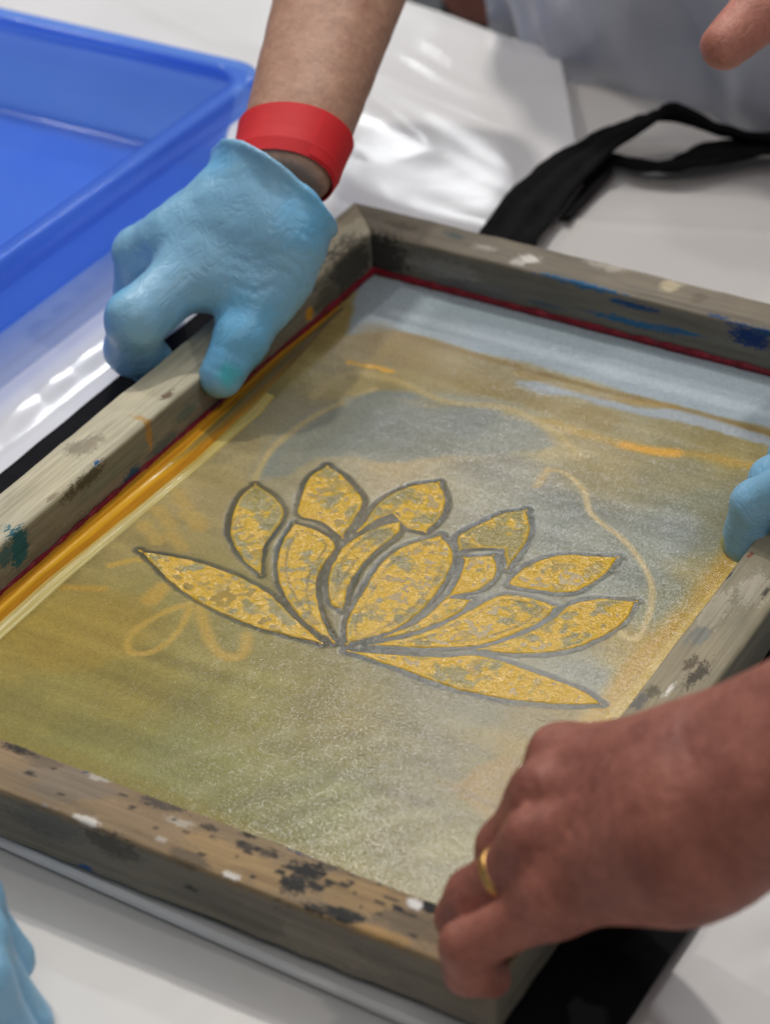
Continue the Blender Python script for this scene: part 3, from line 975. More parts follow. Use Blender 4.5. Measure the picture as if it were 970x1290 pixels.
# thin yellow stain just outside the grooves
ring = sstep(0.0075, 0.0052, gv) * sstep(0.0040, 0.0052, gv) * (0.5 + 0.5 * fbm(xy3(X, Y, 90.0, 35.0), 2))
over(ring * .2, (140, 132, 104))
Z = ZM + 0.00008 * fbm(xy3(X, Y, 140.0, 40.0), 3) - 0.00010 * groove
Z = Z + 0.00006 * sx
lum = (Cc @ np.array([.3, .6, .1]))[..., None]
Cc = np.clip(lum + (Cc - lum) * 1.06, 8, 255)
colm = np.clip(lin(Cc * np.array([0.99, 0.965, 0.90])) / EXPO, 0.0, 0.9)
V = np.stack([X, Y, Z], -1).reshape(-1, 3)
mesh_o = mesh_from('screen_mesh', V - np.array([FM / 2, FL / 2, 0]), grid_faces(*sh), M_MESH, frame, colm.reshape(-1, 3))

# ---- petals: raised wet ink
for k, (nm_, pl) in enumerate(polys):
    h = 0.00045
    ax = np.arange(pl[:, 0].min() - 0.002, pl[:, 0].max() + 0.002, h)
    ay = np.arange(pl[:, 1].min() - 0.002, pl[:, 1].max() + 0.002, h)
    PX, PY = np.meshgrid(ax, ay, indexing='ij')
    d = poly_sd(PX, PY, pl) - 0.0009
    de = d + 0.0005 * fbm(xy3(PX, PY, 260.0, k), 3)
    n1 = fbm(xy3(PX, PY, 95.0, k * 1.7), 4)
    n2 = fbm(xy3(PX, PY, 420.0, k * 2.3 + 9), 3)
    body = sstep(0.0006, -0.0016, de)
    hgt = -0.0007 + body * (0.0008 + 0.0002 * n1 + 0.00025 * n2) + 0.00018 * np.exp(-((de + 0.0010) / 0.0006) ** 2)
    n4 = fbm(xy3(PX, PY, 330.0, k * 3.1 + 70), 3)
    thin = sstep(-0.06, 0.26, n1 + 0.5 * n4 - 0.16 + (0.20 if k in (5, 1, 3, 6, 7) else 0.0)) * sstep(0.0, -0.0026, d)
    yel = np.array((172, 138, 30.)); gre = np.array((124, 114, 66.)); edg = np.array((140, 110, 48.))
    c = yel[None, None] * (1 - thin[..., None]) + gre[None, None] * thin[..., None]
    em = sstep(-0.0012, 0.0002, de)[..., None]
    c = c * (1 - 0.6 * em) + edg * 0.6 * em
    dk = (sstep(0.22, 0.42, fbm(xy3(PX, PY, 150.0, k + 50.0), 3)) * 0.35)[..., None]
    c = c * (1 - dk) + np.array((96, 92, 76.)) * dk
    if k in (2, 4, 5, 10):      # nested inner contour
        il = (0.6 * np.exp(-((d + 0.0042 + 0.0006 * n4) / 0.0006) ** 2) * sstep(-.5, .1, n1))[..., None]
        c = c * (1 - il) + np.array((92, 84, 58.)) * il
    PZ = ZM + hgt
    keep = d < 0.0016
    idx = -np.ones(PX.shape, int)
    idx[keep] = np.arange(keep.sum())
    cell = keep[:-1, :-1] & keep[1:, :-1] & keep[1:, 1:] & keep[:-1, 1:]
    F = np.stack([idx[:-1, :-1][cell], idx[1:, :-1][cell], idx[1:, 1:][cell], idx[:-1, 1:][cell]], 1)
    V = np.stack([PX, PY, PZ], -1)[keep]
    mesh_from(nm_, V - np.array([FM / 2, FL / 2, 0]), F, M_INK, mesh_o, np.clip(lin(c) / EXPO, 0, .9)[keep])

# ---- bead of orange ink along the left rail, and the pale tape beside it
ty = np.arange(RW, FL - 0.06, 0.0007)
inner = np.array([Q(0, 786), Q(60, 732), Q(165, 648), Q(250, 578), Q(320, 510), Q(380, 448), Q(420, 402)])
xin = np.interp(ty, inner[:, 1], inner[:, 0])
u = np.linspace(0, 1, 34)
xl = RW - 0.0004
BX = xl + u[None] * (xin - xl)[:, None]
BY = np.repeat(ty[:, None], len(u), 1)
stv = fbm(np.stack([u[None] * 3.2 + 0 * BX, BY * 5, 0 * BX], -1), 2)
st2 = fbm(np.stack([u[None] * 7 + 0 * BX, BY * 7, 0 * BX + 4], -1), 3)
amp = sstep(FL - 0.065, FL - 0.12, BY)
BZ = ZM + 0.0002 + amp * np.sin(np.pi * np.clip(u, 0, 1))[None] ** 0.7 * (0.0022 + 0.0013 * stv + 0.0007 * st2) + 0.0010 * (1 - u[None]) * amp - 0.0009 * sstep(.92, 1.0, u)[None]
co = np.array((198, 146, 34.)); cdk = np.array((164, 112, 26.)); cgr = np.array((70, 70, 60.))
t = sstep(-0.15, 0.25, st2 + 0.4 * stv)[..., None]
c = cdk * (1 - t) + co * t
g = (sstep(0.0, 0.35, stv + (BY - 0.30) * 4.0) * sstep(.3, .7, u)[None])[..., None]
c = c * (1 - .8 * g) + cgr * .8 * g
V, F = np.stack([BX, BY, BZ], -1).reshape(-1, 3), grid_faces(*BX.shape)[:, ::-1]
mesh_from('ink_bead', V - np.array([FM / 2, FL / 2, 0]), F, M_POOL, frame, np.clip(lin(c) / EXPO, 0, .9).reshape(-1, 3))
outer = np.array([Q(-40, 845), Q(0, 808), Q(95, 722), Q(180, 650), Q(265, 578), Q(330, 520), Q(360, 482)])
ty = np.arange(RW, Q(345, 498)[1], 0.0009)
xo = np.interp(ty, outer[:, 1], outer[:, 0]); xi2 = np.interp(ty, inner[:, 1], inner[:, 0]) - 0.0008
u = np.linspace(0, 1, 14)
BX = xi2[:, None] + u[None] * (xo - xi2)[:, None]
BY = np.repeat(ty[:, None], len(u), 1)
s1 = fbm(np.stack([u[None] * 5 + 0 * BX, BY * 10, 0 * BX + 2], -1), 3)
BZ = ZM + 0.0005 + 0.0004 * s1 + 0.0004 * np.exp(-((u - .35) / .12) ** 2)[None] - 0.0008 * (sstep(.9, 1, u) + sstep(.1, 0, u))[None]
t = sstep(-.1, .4, s1)[..., None]
c = np.array((172, 160, 104.)) * (1 - t) + np.array((160, 138, 70.)) * t
mesh_from('edge_tape', np.stack([BX, BY, BZ], -1).reshape(-1, 3) - np.array([FM / 2, FL / 2, 0]), grid_faces(*BX.shape)[:, ::-1], M_POOL, frame, np.clip(lin(c) / EXPO, 0, .9).reshape(-1, 3))


# ---- dark red sealant where the mesh meets the rails
def seal(axis, at, lo, hi, inward, z0, hgt):
    n = int((hi - lo) / 0.0012)
    t = np.linspace(lo, hi, n)
    sec = np.array([(-.0004, 0), (.0016, 0), (.0014, .55), (.0008, .95), (-.0004, 1.0)])
    A = np.repeat(t[:, None], len(sec), 1)
    wob = 1 + 0.35 * fbm(np.stack([t * 160, 0 * t, 0 * t + at], -1), 3)
    off = sec[None, :, 0] * wob[:, None]
    z = z0 + sec[None, :, 1] * hgt * wob[:, None]
    W = np.zeros(A.shape + (3,))
    W[..., axis] = A
    W[..., 1 - axis] = at + inward * off
    W[..., 2] = z
    idx = np.arange(n * len(sec)).reshape(n, len(sec))
    a, b = idx[:-1], idx[1:]
    F = np.stack([a, b, np.roll(b, -1, 1), np.roll(a, -1, 1)], -1).reshape(-1, 4)
    mesh_from('red_seal', W.reshape(-1, 3) - np.array([FM / 2, FL / 2, 0]), F, M_SEAL, frame)


seal(1, RW, RW, FL - RW, 1, ZM, 0.0030)
seal(0, FL - RW, RW, FM - RW, -1, ZM, 0.0030)

# ------------------------------------------------------------------ bodies as smooth unions, meshed with surface nets
def round_cone(p, a, b, r1, r2):
    a = np.asarray(a, float); b = np.asarray(b, float)
    ba = b - a
    l2 = ba @ ba
    rr = r1 - r2
    a2 = max(l2 - rr * rr, 1e-12)
    il2 = 1 / max(l2, 1e-12)
    pa = p - a
    y = pa @ ba
    z = y - l2
    xx = pa * l2 - y[..., None] * ba
    x2 = (xx * xx).sum(-1)
    y2 = y * y * l2
    z2 = z * z * l2
    k = np.sign(rr) * rr * rr * x2
    d = (np.sqrt(x2 * a2 * il2) + y * rr) * il2 - r1
    c1 = np.sign(z) * a2 * z2 > k
    c2 = np.sign(y) * a2 * y2 < k
    d = np.where(c2, np.sqrt(x2 + y2) * il2 - r1, d)
    d = np.where(c1, np.sqrt(x2 + z2) * il2 - r2, d)
    return d


def smin(a, b, k):
    h = np.maximum(k - np.abs(a - b), 0) / k
    return np.minimum(a, b) - h * h * k * 0.25


def surface_nets(fn, lo, hi, h):
    n = np.ceil((np.asarray(hi) - np.asarray(lo)) / h).astype(int) + 1
    ax = [lo[i] + h * np.arange(n[i]) for i in range(3)]
    G = np.stack(np.meshgrid(*ax, indexing='ij'), -1)
    v = np.empty(tuple(n), np.float64)
    for i in range(n[0]):
        v[i] = fn(G[i])
    s = v < 0
    cn = tuple(n - 1)
    cs = np.zeros(cn, np.int8)
    for dx in (0, 1):
        for dy in (0, 1):
            for dz in (0, 1):
                cs += s[dx:dx + cn[0], dy:dy + cn[1], dz:dz + cn[2]]
    act = (cs > 0) & (cs < 8)
    I = np.argwhere(act)
    acc = np.zeros((len(I), 3)); cnt = np.zeros(len(I))
    cor = [(a, b, c) for a in (0, 1) for b in (0, 1) for c in (0, 1)]
    for c0 in cor:
        for k in range(3):
            if c0[k]:
                continue
            c1 = list(c0); c1[k] = 1
            v0 = v[I[:, 0] + c0[0], I[:, 1] + c0[1], I[:, 2] + c0[2]]
            v1 = v[I[:, 0] + c1[0], I[:, 1] + c1[1], I[:, 2] + c1[2]]
            m = (v0 < 0) != (v1 < 0)
            t = np.where(m, v0 / np.where(m, v0 - v1, 1), 0)
            p = np.array(c0, float)[None].repeat(len(I), 0)
            p[:, k] += t
            acc[m] += p[m]; cnt[m] += 1
    V = (I + acc / cnt[:, None]) * h + np.asarray(lo)
    idx = -np.ones(cn, np.int64)
    idx[act] = np.arange(len(I))
    Fs = []
    for k in range(3):
        a, b = [(1, 2), (2, 0), (0, 1)][k]
        sl0 = [slice(None)] * 3; sl1 = [slice(None)] * 3
        sl0[k] = slice(0, -1); sl1[k] = slice(1, None)
        s0, s1 = s[tuple(sl0)], s[tuple(sl1)]
        E = np.argwhere(s0 != s1)
        E = E[(E[:, a] > 0) & (E[:, b] > 0) & (E[:, a] < cn[a]) & (E[:, b] < cn[b])]
        up = s0[E[:, 0], E[:, 1], E[:, 2]]

        def cell(da, db):
            q = E.copy(); q[:, a] -= da; q[:, b] -= db
            return idx[q[:, 0], q[:, 1], q[:, 2]]
        f = np.stack([cell(1, 1), cell(0, 1), cell(0, 0), cell(1, 0)], 1)
        f[~up] = f[~up][:, ::-1]
        Fs.append(f)
    F = np.concatenate(Fs)
    F = F[(F >= 0).all(1)]
    return V, F


def nrm(v):
    v = np.asarray(v, float)
    return v / np.linalg.norm(v)


class Hand:
    """joints: wrist, elbow, th (4 points), f (4 lists of 4 points: knuckle..tip)"""
    RAD = [(.0100, .0092, .0086, .0074), (.0104, .0095, .0088, .0076), (.0098, .0090, .0084, .0072), (.0088, .0080, .0074, .0064)]

    def __init__(s, wrist, elbow, th, f, scale=1.0, arm=(.020, .026, .010, .014), lat=None, fat=1.0, web=0.0, spread=.45):
        s.w, s.e, s.th, s.f, s.k = np.array(wrist), np.array(elbow), np.array(th), np.array(f), scale
        s.arm = arm
        l = s.f[0, 0] - s.f[3, 0] if lat is None else lat
        ax = nrm(s.e - s.w)
        l = l - ax * (l @ ax)
        s.lat = nrm(l)
        s.fat, s.web, s.spread = np.ones(4) * np.array(fat), web, spread
        s.dz = np.array([0, 0, .003 if web else -.002])

    def d_arm(s, p):
        r1, r2, o1, o2 = s.arm
        d = round_cone(p, s.w + s.lat * o1, s.e + s.lat * o2, r1, r2)
        return smin(d, round_cone(p, s.w - s.lat * o1, s.e - s.lat * o2, r1, r2), .012)

    def d_hand(s, p):
        k = s.k
        d = None
        mid = s.f[:, 0].mean(0)
        for i in range(4):
            m = s.f[i, 0]
            w0 = s.w + (m - mid) * s.spread
            q = round_cone(p, w0, m, (.0150 if s.spread > .3 else .0170) * k, (.0112 if i < 3 else .0102) * k)
            d = q if d is None else smin(d, q, .010)
        t = s.th
        tb = round_cone(p, t[0], t[1], .0145 * k, .0122 * k)
        d = smin(d, tb, .016)
        g = s.web
        if g:
            web = round_cone(p, t[1] * (1 - .45 * g) + t[2] * .45 * g, s.f[0, 0] * (1 - .30 * g) + s.f[0, 1] * .30 * g, .0085 * k, .0090 * k)
        else:
            web = round_cone(p, t[1] * .7 + t[0] * .3, s.f[0, 0] * .72 + s.w * .28, .0075 * k, .0085 * k)
        d = smin(d, web, .014)
        d = smin(d, round_cone(p, t[0] * .55 + t[1] * .45 + s.dz, s.f[0, 0] * .62 + s.w * .38 + s.dz, .0135 * k, .0140 * k), .014)
        tf = smin(round_cone(p, t[1], t[2], .0118 * k, .0108 * k), round_cone(p, t[2], t[3], .0112 * k, .0088 * k), .004)
        fs = None
        for i in range(4):
            j = s.f[i]; R = np.array(s.RAD[i]) * k * s.fat[i]
            q = round_cone(p, j[0], j[1], R[0], R[1])
            q = smin(q, round_cone(p, j[1], j[2], R[1] * .98, R[2]), .003)
            q = smin(q, round_cone(p, j[2], j[3], R[2], R[3]), .003)
            fs = q if fs is None else smin(fs, q, .0016 if s.fat[i] == 1 else .003)
        fs = smin(fs, tf, .001)
        return smin(d, fs, .008)

    def box(s, pts, m):
        pts = np.array(pts)
        return pts.min(0) - m, pts.max(0) + m


def body(name, fn, lo, hi, h, mat, parent, spots=()):
    V, F = surface_nets(fn, lo, hi, h)
    c = np.ones((len(V), 3))
    for q, r, col in spots:
        d = np.linalg.norm(V - np.asarray(q), axis=1) + 0.25 * r * fbm(V * 500, 3)
        m = sstep(r, r * .35, d)[:, None]
        c = c * (1 - m) + np.array(col) * m
    return mesh_from(name, local(parent, V), F, mat, parent, c)


def creases(p, L):
    """wrinkle bands: (centre, direction, amplitude, period, radius)"""
    v = 0
    for c, d, amp, per, rad in L:
        q = p - np.asarray(c)
        t = q @ nrm(d)
        ph = t / per * 2 * math.pi + 3.2 * vnoise(p * 70) + 1.5 * vnoise(p * 160 + 7)
        v = v + 0.9 * amp * (1 - np.abs(np.sin(ph / 2))) ** 3 * sstep(-.2, .5, vnoise(p * 75 + 3)) * np.exp(-(q * q).sum(-1) / rad ** 2)
    return v


# ---- person 1: far left, glove and red wristband
wr = P(362, 205, .088)
el1 = P(428, -5, .128)
elb = wr + nrm(el1 - wr) * 0.30
hA = Hand(wr, elb,
          [P(368, 282, .072), P(352, 350, .052), P(305, 424, .034), P(279, 474, .021)],
          [[P(258, 330, .056), P(172, 402, .044), P(168, 438, .024), P(190, 456, .012)],
           [P(218, 300, .062), P(176, 318, .052), P(175, 366, .030), P(182, 416, .012)],
           [P(232, 284, .058), P(192, 304, .046), P(188, 340, .024), P(196, 372, .008)],
           [P(248, 270, .054), P(214, 292, .042), P(208, 318, .022), P(214, 345, .008)]], 1.0, arm=(.0180, .0300, .0062, .0145),
          lat=P(418, 232, .088) - P(290, 190, .088), fat=(1.34, 1.14, 1.05, 1.05), web=1.0, spread=.22)
pA = thing('person', 'bare forearm with red paper wristband and blue glove gripping the wooden frame', 'person', tuple(elb))
axA = nrm(hA.e - hA.w)
cutA = P(338, 226, .088)
cdir = nrm(nrm(P(400, 225, .09) - P(390, 256, .09)) * .0 + axA)


def fA_arm(p):
    return hA.d_arm(p)


lo, hi = hA.box([hA.w, hA.e], .045)
body('arm', lambda p: np.maximum(hA.d_arm(p) + 0.0004 * vnoise(p * 120), -((p - (hA.w - axA * .012)) @ axA)), lo, hi, .0022, M_SKIN_A, pA)
# slanted cuff plane through three traced points of the cuff edge
c1, c2 = P(268, 200, .080), P(410, 258, .084)
cn_ = nrm(axA - nrm(c2 - c1) * (axA @ nrm(c2 - c1)))
wrinkA = [(P(330, 215, .09), axA, .0006, .0045, .030), (P(300, 400, .04), hA.th[3] - hA.th[1], .0012, .0046, .020), (P(365, 370, .05), hA.th[3] - hA.th[1] + .3 * axA, .0013, .0056, .022),
          (P(195, 360, .052), np.array([-.4, -.5, .8]), .0014, .0060, .020), (P(175, 445, .02), hA.f[0, 3] - hA.f[0, 1], .0013, .0044, .016), (P(395, 300, .07), axA, .0008, .0042, .022)]


dorA = nrm(np.cross(hA.f[0, 0] - hA.f[3, 0], hA.w - hA.f[1, 0]))
dorA = dorA if dorA[2] > 0 else -dorA


def fA_glove(p):
    d = smin(hA.d_hand(p), hA.d_arm(p), .014)
    d = smin(d, round_cone(p, hA.w * .85 + hA.f[0, 0] * .15 + dorA * .002, hA.f[0, 0] * .55 + hA.f[1, 0] * .35 + hA.w * .10 + dorA * .001, .0165, .0135), .012)
    d = smin(d, round_cone(p, hA.w * .7 + hA.th[0] * .3, hA.f[0, 0] * .55 + hA.th[1] * .45, .0165, .0140), .014) - .0012
    d = d + creases(p, wrinkA) + .0004 * vnoise(p * 150)
    t = (p - (c1 + c2) / 2) @ cn_
    d = d - .0016 * np.exp(-((t + .0015) / .0022) ** 2) - .0014 * sstep(-.012, 0, t) * (1 + vnoise(p * 70))
    return np.maximum(d, t + .0012 * vnoise(p * 110))


pts = np.concatenate([hA.f.reshape(-1, 3), hA.th, [hA.w, hA.w + axA * .03]])
lo, hi = hA.box(pts, .030)
body('glove', fA_glove, lo, hi, .0012, M_GLOVE, pA,
     [(P(300, 425, .040), .030, (.72, .98, 1.08)), (P(395, 270, .085), .024, (.70, .97, 1.08)), (P(290, 212, .09), .018, (.72, .97, 1.08)), (P(150, 380, .05), .014, (.76, .98, 1.06)),
      (P(180, 445, .02), .018, (.72, .97, 1.06)), (hA.th[3] - FW * .009 + RT * .004, .0075, (.38, 1.05, .92))])


def stadium(c, ax, lat, o, r, n=64):
    th = nrm(np.cross(ax, lat))
    out = []
    for k in range(n):
        a = 2 * math.pi * k / n
        ca, sa = math.cos(a), math.sin(a)
        out.append(c + lat * (o * np.tanh(ca * 3) + r * ca) + th * r * sa)
    return np.array(out)


bc = P(356, 194, .091)
bc = hA.w + axA * ((bc - hA.w) @ axA)
rings = []
bw = .0255


def on_arm(q, off, n=180):
    th_ = nrm(np.cross(axA, hA.lat))
    a_ = 2 * math.pi * np.arange(n) / n
    dirs = np.cos(a_)[:, None] * hA.lat + np.sin(a_)[:, None] * th_
    lo_ = np.zeros(n); hi_ = np.full(n, .06)
    for _ in range(30):
        mid_ = (lo_ + hi_) / 2
        inside = hA.d_arm(q + dirs * mid_[:, None]) < off
        lo_ = np.where(inside, mid_, lo_); hi_ = np.where(inside, hi_, mid_)
    return q + dirs * lo_[:, None]


for s_, dr in ((-.5, .0022), (-.25, .0018), (0, .0016), (.25, .0018), (.5, .0022), (.5, .0017), (0, .0011), (-.5, .0017)):
    rings.append(on_arm(bc + axA * bw * s_, dr))
m = 180
V = np.concatenate(rings); F = []
for i in range(len(rings)):
    i2 = (i + 1) % len(rings)
    for j in range(m):
        F.append((i * m + j, i * m + (j + 1) % m, i2 * m + (j + 1) % m, i2 * m + j))
mesh_from('wristband', local(pA, V), F, M_RED, pA, smooth=False)

tabv = []
for s_, dr in ((-.46, .0026), (.46, .0026), (.46, .0020), (-.46, .0020)):
    q_ = on_arm(bc + axA * bw * s_, dr)
    tabv.append(np.concatenate([q_[160:], q_[:6]]))
nt_ = len(tabv[0])
V = np.concatenate(tabv); F = []
for i in range(4):
    for j in range(nt_ - 1):
        F.append((i * nt_ + j, i * nt_ + j + 1, ((i + 1) % 4) * nt_ + j + 1, ((i + 1) % 4) * nt_ + j))
F += [tuple(i * nt_ for i in range(4))[::-1], tuple(i * nt_ + nt_ - 1 for i in range(4))]
mesh_from('wristband_tab', local(pA, V), F, M_RED, pA, smooth=False)

# ---- person 2: bare hand with ring at the near corner
wrB = P(862, 1025, .092)
elB = wrB + nrm(P(1000, 960, .118) - wrB) * 0.30
hB = Hand(wrB, elB,
          [P(845, 975, .070), P(800, 1000, .045), P(770, 1030, .030), P(740, 1060, .030)],
          [[P(715, 962, .074), P(672, 1010, .058), P(668, 1050, .045), P(675, 1075, .036)],
           [P(690, 1010, .074), P(640, 1068, .055), P(630, 1105, .042), P(640, 1128, .034)],
           [P(682, 1072, .070), P(598, 1130, .048), P(585, 1156, .038), P(610, 1168, .033)],
           [P(702, 1135, .062), P(588, 1192, .044), P(590, 1222, .033), P(618, 1232, .024)]], 1.04, arm=(.0218, .0265, .0105, .013))
pB = thing('person', 'bare reddish brown hand with a gold ring holding the near frame corner', 'person', tuple(elB))
axB = nrm(hB.e - hB.w)
wrinkB = [(P(870, 985, .10), axB, .0016, .012, .026), (P(885, 1080, .09), axB, .0014, .010, .024), (P(690, 1050, .08), hB.f[1, 1] - hB.f[1, 0], .0012, .006, .02), (P(740, 1000, .09), hB.w - hB.f[1, 0], .0012, .011, .03), (P(720, 1100, .08), hB.w - hB.f[2, 0], .0010, .009, .025), (P(590, 1160, .05), hB.f[2, 1] - hB.f[2, 0], .0005, .0032, .010)]


def fB(p):
    d = smin(hB.d_hand(p), hB.d_arm(p), .022)
    for i in range(4):       # tendons over the back of the hand
        m_ = hB.f[i, 0]
        up_ = nrm(np.cross(hB.f[3, 0] - hB.f[0, 0], hB.w - m_))
        up_ = up_ if up_[2] > 0 else -up_
        a_ = m_ + up_ * .0085; b_ = hB.w * .75 + m_ * .25 + up_ * .014
        d = smin(d, round_cone(p, a_, b_, .0042, .0015), .006)
        d = smin(d, round_cone(p, m_ + up_ * .004, m_ + up_ * .0045 + (hB.w - m_) * .06, .0088, .0080), .006)
    return d + creases(p, wrinkB) + .0006 * fbm(p * 75, 2)


lo, hi = hB.box(np.concatenate([hB.f.reshape(-1, 3), hB.th, [hB.w]]), .026)
hi2 = np.maximum(hi, hB.w + axB * .16 + .05)
lo2 = np.minimum(lo, hB.w + axB * .16 - .05)
body('arm', fB, lo2, hi2, .0015, M_SKIN_B, pB)
# gold ring
rc = hB.f[2, 0] * .45 + hB.f[2, 1] * .55
rax = nrm(hB.f[2, 1] - hB.f[2, 0])
ru = nrm(np.cross(rax, [0, 0, 1])); rv = np.cross(rax, ru)
V = []; F = []
nR, nr = 48, 8
for i in range(nR):
    a = 2 * math.pi * i / nR
    e = math.cos(a) * ru + math.sin(a) * rv
    for j in range(nr):
        b = 2 * math.pi * j / nr
        V.append(rc + e * (.0096 + .0008 * math.cos(b)) + rax * .0017 * math.sin(b))
        F.append((i * nr + j, ((i + 1) % nR) * nr + j, ((i + 1) % nR) * nr + (j + 1) % nr, i * nr + (j + 1) % nr))
mesh_from('ring', local(pB, np.array(V)), F, M_GOLD, pB)

# ---- person 3: glove over the right rail
fC = []
for i in range(4):
    y = .268 + .019 * i
    fC.append([(.346, y + .010, .060), (.303, y + .006, .052), (.283, y + .002, .034), (.2795, y, .016)])
hC = Hand((.408, .305, .078), (.66, .40, .19), [(.392, .275, .060), (.362, .252, .046), (.340, .246, .030), (.328, .244, .020)], fC, 0.98)
pC = thing('person', 'blue gloved hand with yellow stained fingertip reaching over the rail from the side', 'person', (.66, .40, .19))
axC = nrm(hC.e - hC.w)


def glove_fn(h, ax, L):
    def f(p):
        d = smin(h.d_hand(p), h.d_arm(p), .014) - .0012 + creases(p, L) + .0005 * fbm(p * 90, 2)
        t = (p - (h.w + ax * .03)) @ ax
        d = d - .0016 * np.exp(-((t + .0015) / .0022) ** 2)
        return np.maximum(d, t)
    return f


lo, hi = hC.box(np.concatenate([hC.f.reshape(-1, 3), hC.th, [hC.w, hC.w + axC * .03]]), .028)
body('glove', glove_fn(hC, axC, [((.285, .266, .045), (1, 0, 1), .0009, .0045, .02)]), lo, hi, .0015, M_GLOVE, pC,
     [((.2735, .2645, .016), .0050, (2.6, 1.1, .10)), ((.2755, .2625, .010), .0045, (1.3, .25, .12))])
lo, hi = hC.box([hC.w, hC.w + axC * .2], .05)
body('arm', lambda p: np.maximum(hC.d_arm(p), -((p - (hC.w + axC * .01)) @ axC)), lo, hi, .0035, M_SKIN_B, pC)


# ---- template hand for the ones that only just enter the picture
def template(wrist, fwd, dors, side, curl, thumb_curl=.5, scale=1.0, index_curl=None, armdir=None, arm=(.020, .026, .010, .014)):
    """side: unit sign, +1 puts the thumb at +lat"""
    fwd = nrm(fwd); dors = np.asarray(dors, float); dors = nrm(dors - fwd * (dors @ fwd))
    lat = np.cross(dors, fwd) * side
    W = np.asarray(wrist, float)
    lens = [(.044, .026, .021), (.048, .030, .022), (.044, .028, .021), (.034, .021, .018)]
    f = []
    for i in range(4):
        o = (.030 - .020 * i)
        m_ = W + scale * (fwd * (.088 - .004 * abs(i - 1)) + lat * o)
        c = curl if (i or index_curl is None) else index_curl
        ang = 0; q = m_; ch = [m_]
        for L_, a in zip(lens[i], c):
            ang += a
            q = q + scale * L_ * (fwd * math.cos(ang) - dors * math.sin(ang) + lat * (.03 * (1.5 - i)))
            ch.append(q)
        f.append(ch)
    t0 = W + scale * (fwd * .022 + lat * .026 - dors * .006)
    t1 = t0 + scale * (fwd * .034 + lat * .018 - dors * .012)
    t2 = t1 + scale * (fwd * .030 * math.cos(thumb_curl) + lat * .004 - dors * .026 * math.sin(thumb_curl) - lat * .01 * thumb_curl)
    t3 = t2 + scale * (fwd * .026 * math.cos(thumb_curl * 1.5) - lat * .012 * thumb_curl - dors * .02 * math.sin(thumb_curl))
    ad = nrm(armdir) if armdir is not None else -fwd
    return Hand(W, W + ad * .27, [t0, t1, t2, t3], f, scale, arm=arm, lat=lat)


# person 4: glove at the lower left, resting on the table by the near rail
kn = P(10, 1246, .020)
fwdD = nrm(np.array([.80, .45, -.10]))
hD = template(kn - fwdD * .092 + np.array([0, 0, .012]), fwdD, (0, 0, 1), -1, (1.15, 1.2, .8), .6, scale=.95)
pD = thing('person', 'blue gloved fist resting on the white table by the near stained rail', 'person', tuple(hD.e))
axD = nrm(hD.e - hD.w)
lo, hi = hD.box(np.concatenate([hD.f.reshape(-1, 3), hD.th, [hD.w, hD.w + axD * .03]]), .028)
gD = glove_fn(hD, axD, [(P(40, 1225, .02), (.3, 1, .6), .0014, .0060, .03), (P(30, 1265, .02), (.9, .2, .6), .0012, .0070, .03)])
body('glove', lambda p: np.maximum(gD(p), ZT + .0015 - p[..., 2]), lo, hi, .0016, M_GLOVE, pD)
lo, hi = hD.box([hD.w, hD.w + axD * .2], .05)
body('arm', lambda p: np.maximum(hD.d_arm(p), -((p - (hD.w + axD * .01)) @ axD)), lo, hi, .0035, M_SKIN_A, pD)

# person 5: apron behind the table with an outstretched thumb
pE = thing('person', 'person in grey blue plastic apron behind the table, bare thumb held out', 'person', (.18, .86, -.45))
tip = P(912, 58, .145); bas = P(988, -14, .158)
dE = nrm(bas - tip)
t3 = tip; t2 = tip + dE * .028; t1 = t2 + dE * .034 + np.array([.004, .004, .004]); t0 = t1 + dE * .03 + np.array([.006, .010, .006])
wE = t0 + np.array([.010, .030, .010])
fE = []
for i in range(4):
    b0 = t0 + np.array([.045, -.012, -.004]) + np.array([.019, .004, -.002]) * i
    fE.append([b0, b0 + np.array([.012, -.03, -.012]), b0 + np.array([.014, -.03, -.036]), b0 + np.array([.012, -.012, -.046])])
hE = Hand(wE + np.array([.04, .03, 0]), np.array([.40, .86, .30]), [t0, t1, t2, t3], fE, 1.22)
lo, hi = hE.box(np.concatenate([hE.f.reshape(-1, 3), hE.th, [hE.w, hE.e]]), .035)
body('arm', lambda p: smin(hE.d_hand(p), hE.d_arm(p), .02), lo, hi, .0028, M_SKIN_E, pE)
en = nrm(np.array([-(E1 - E0)[1], (E1 - E0)[0], 0]))     # out of the table, across its far edge
if en[1] < 0:
    en = -en
ed = nrm(E1 - E0)
cT = P(850, 140, 0) + en * .16


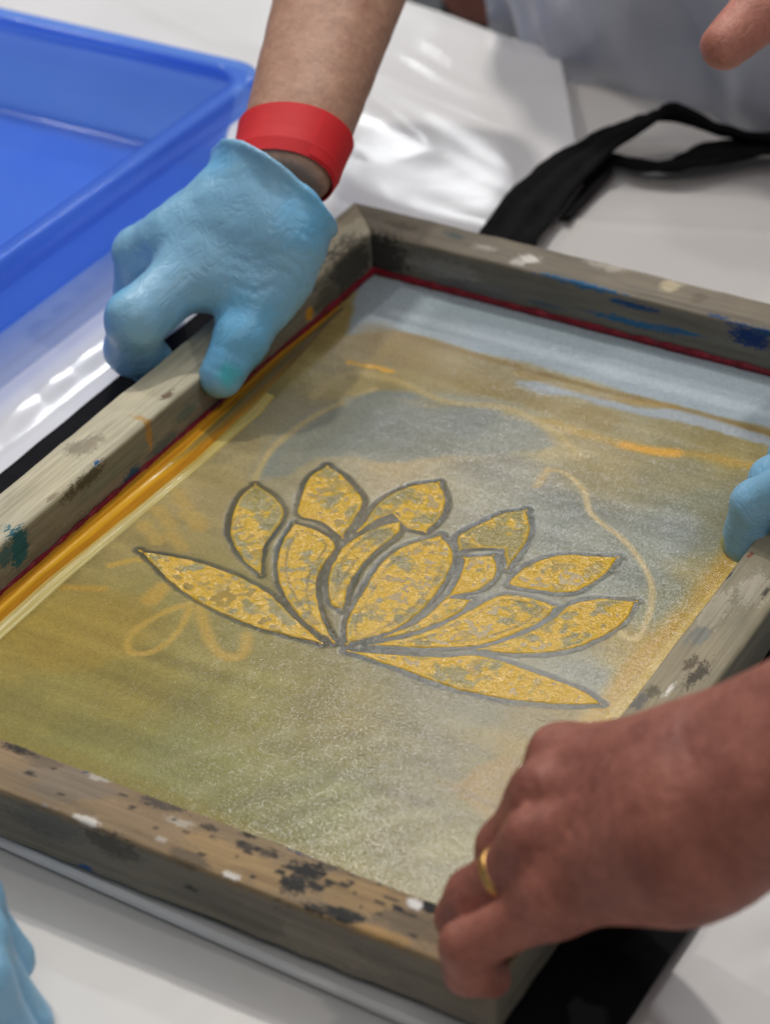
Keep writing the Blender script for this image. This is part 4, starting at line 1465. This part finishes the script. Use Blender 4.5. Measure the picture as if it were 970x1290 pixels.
def fApron(p):
    d = None
    for s_, r, fo in ((-.095, .105, .028), (.06, .125, 0), (.20, .11, 0)):
        a = cT - en * fo + ed * s_ + np.array([0, 0, -.42]); b = cT + ed * (s_ * .95) - en * (.03 + fo) + np.array([0, 0, .30])
        q_ = round_cone(p, a, b, r * .95, r)
        d = q_ if d is None else smin(d, q_, .06)
    q_ = p - cT
    fold = np.stack([(q_ @ ed) * 16 + q_[..., 2] * 9, q_[..., 2] * 4, 0 * q_[..., 0]], -1)
    d = d + .010 * vnoise(fold) + .012 * (np.abs(vnoise(fold * 1.7 + 4)) - .3) + .002 * vnoise(p * 30) + .007 * (np.abs(vnoise(np.stack([(q_ @ ed) * 22 - q_[..., 2] * 14, (q_ @ ed) * 5 + q_[..., 2] * 6, 0 * q_[..., 0] + 2], -1))) - .3)
    return d


body('apron', fApron, cT + np.array([-.33, -.20, -.40]), cT + np.array([.36, .22, .26]), .0055, M_APRON, pE)

# person 6: forearm with bracelet beyond the far edge
pF = thing('person', 'bare forearm with steel bracelet and dark shirt beyond the far table edge', 'person', (-.10, .90, -.45))
fa, fb = P(520, 8, -.02) + en * .06, P(735, 40, -.02) + en * .06
hF = Hand(fa, fb, [fa] * 4, [[fa + np.array([-.01 * i, 0, 0])] * 4 for i in range(4)], arm=(.022, .030, .006, .010), lat=np.array([0, .3, 1.0]))
lo, hi = hF.box([fa, fb], .05)
body('arm', lambda p: hF.d_arm(p), lo, hi, .003, M_SKIN_E, pF)
axF = nrm(fb - fa)
bcF = fa + axF * (np.linalg.norm(fb - fa) * .42)
latF = hF.lat
rings = []
for s_, dr in ((-.006, .0045), (.006, .0045), (.006, .0015), (-.006, .0015)):
    q = bcF + axF * s_
    tt = .42
    rings.append(stadium(q, axF, latF, .006 + .004 * tt, .022 + .008 * tt + dr))
V = np.concatenate(rings); F = []
for i in range(4):
    for j in range(64):
        F.append((i * 64 + j, i * 64 + (j + 1) % 64, ((i + 1) % 4) * 64 + (j + 1) % 64, ((i + 1) % 4) * 64 + j))
mesh_from('bracelet', local(pF, V), F, M_STEEL, pF)
cS = P(600, 5, -.02) + en * .25
body('shirt', lambda p: smin(round_cone(p, cS + ed * -.1 - np.array([0, 0, .42]), cS + ed * -.1 + np.array([0, 0, .2]), .11, .12), round_cone(p, cS + ed * .06 - np.array([0, 0, .42]), cS + ed * .06 + np.array([0, 0, .2]), .11, .12), .05)
     + .006 * vnoise(p * 25), cS + np.array([-.28, -.2, -.40]), cS + np.array([.26, .2, .28]), .007, M_SHIRT, pF)
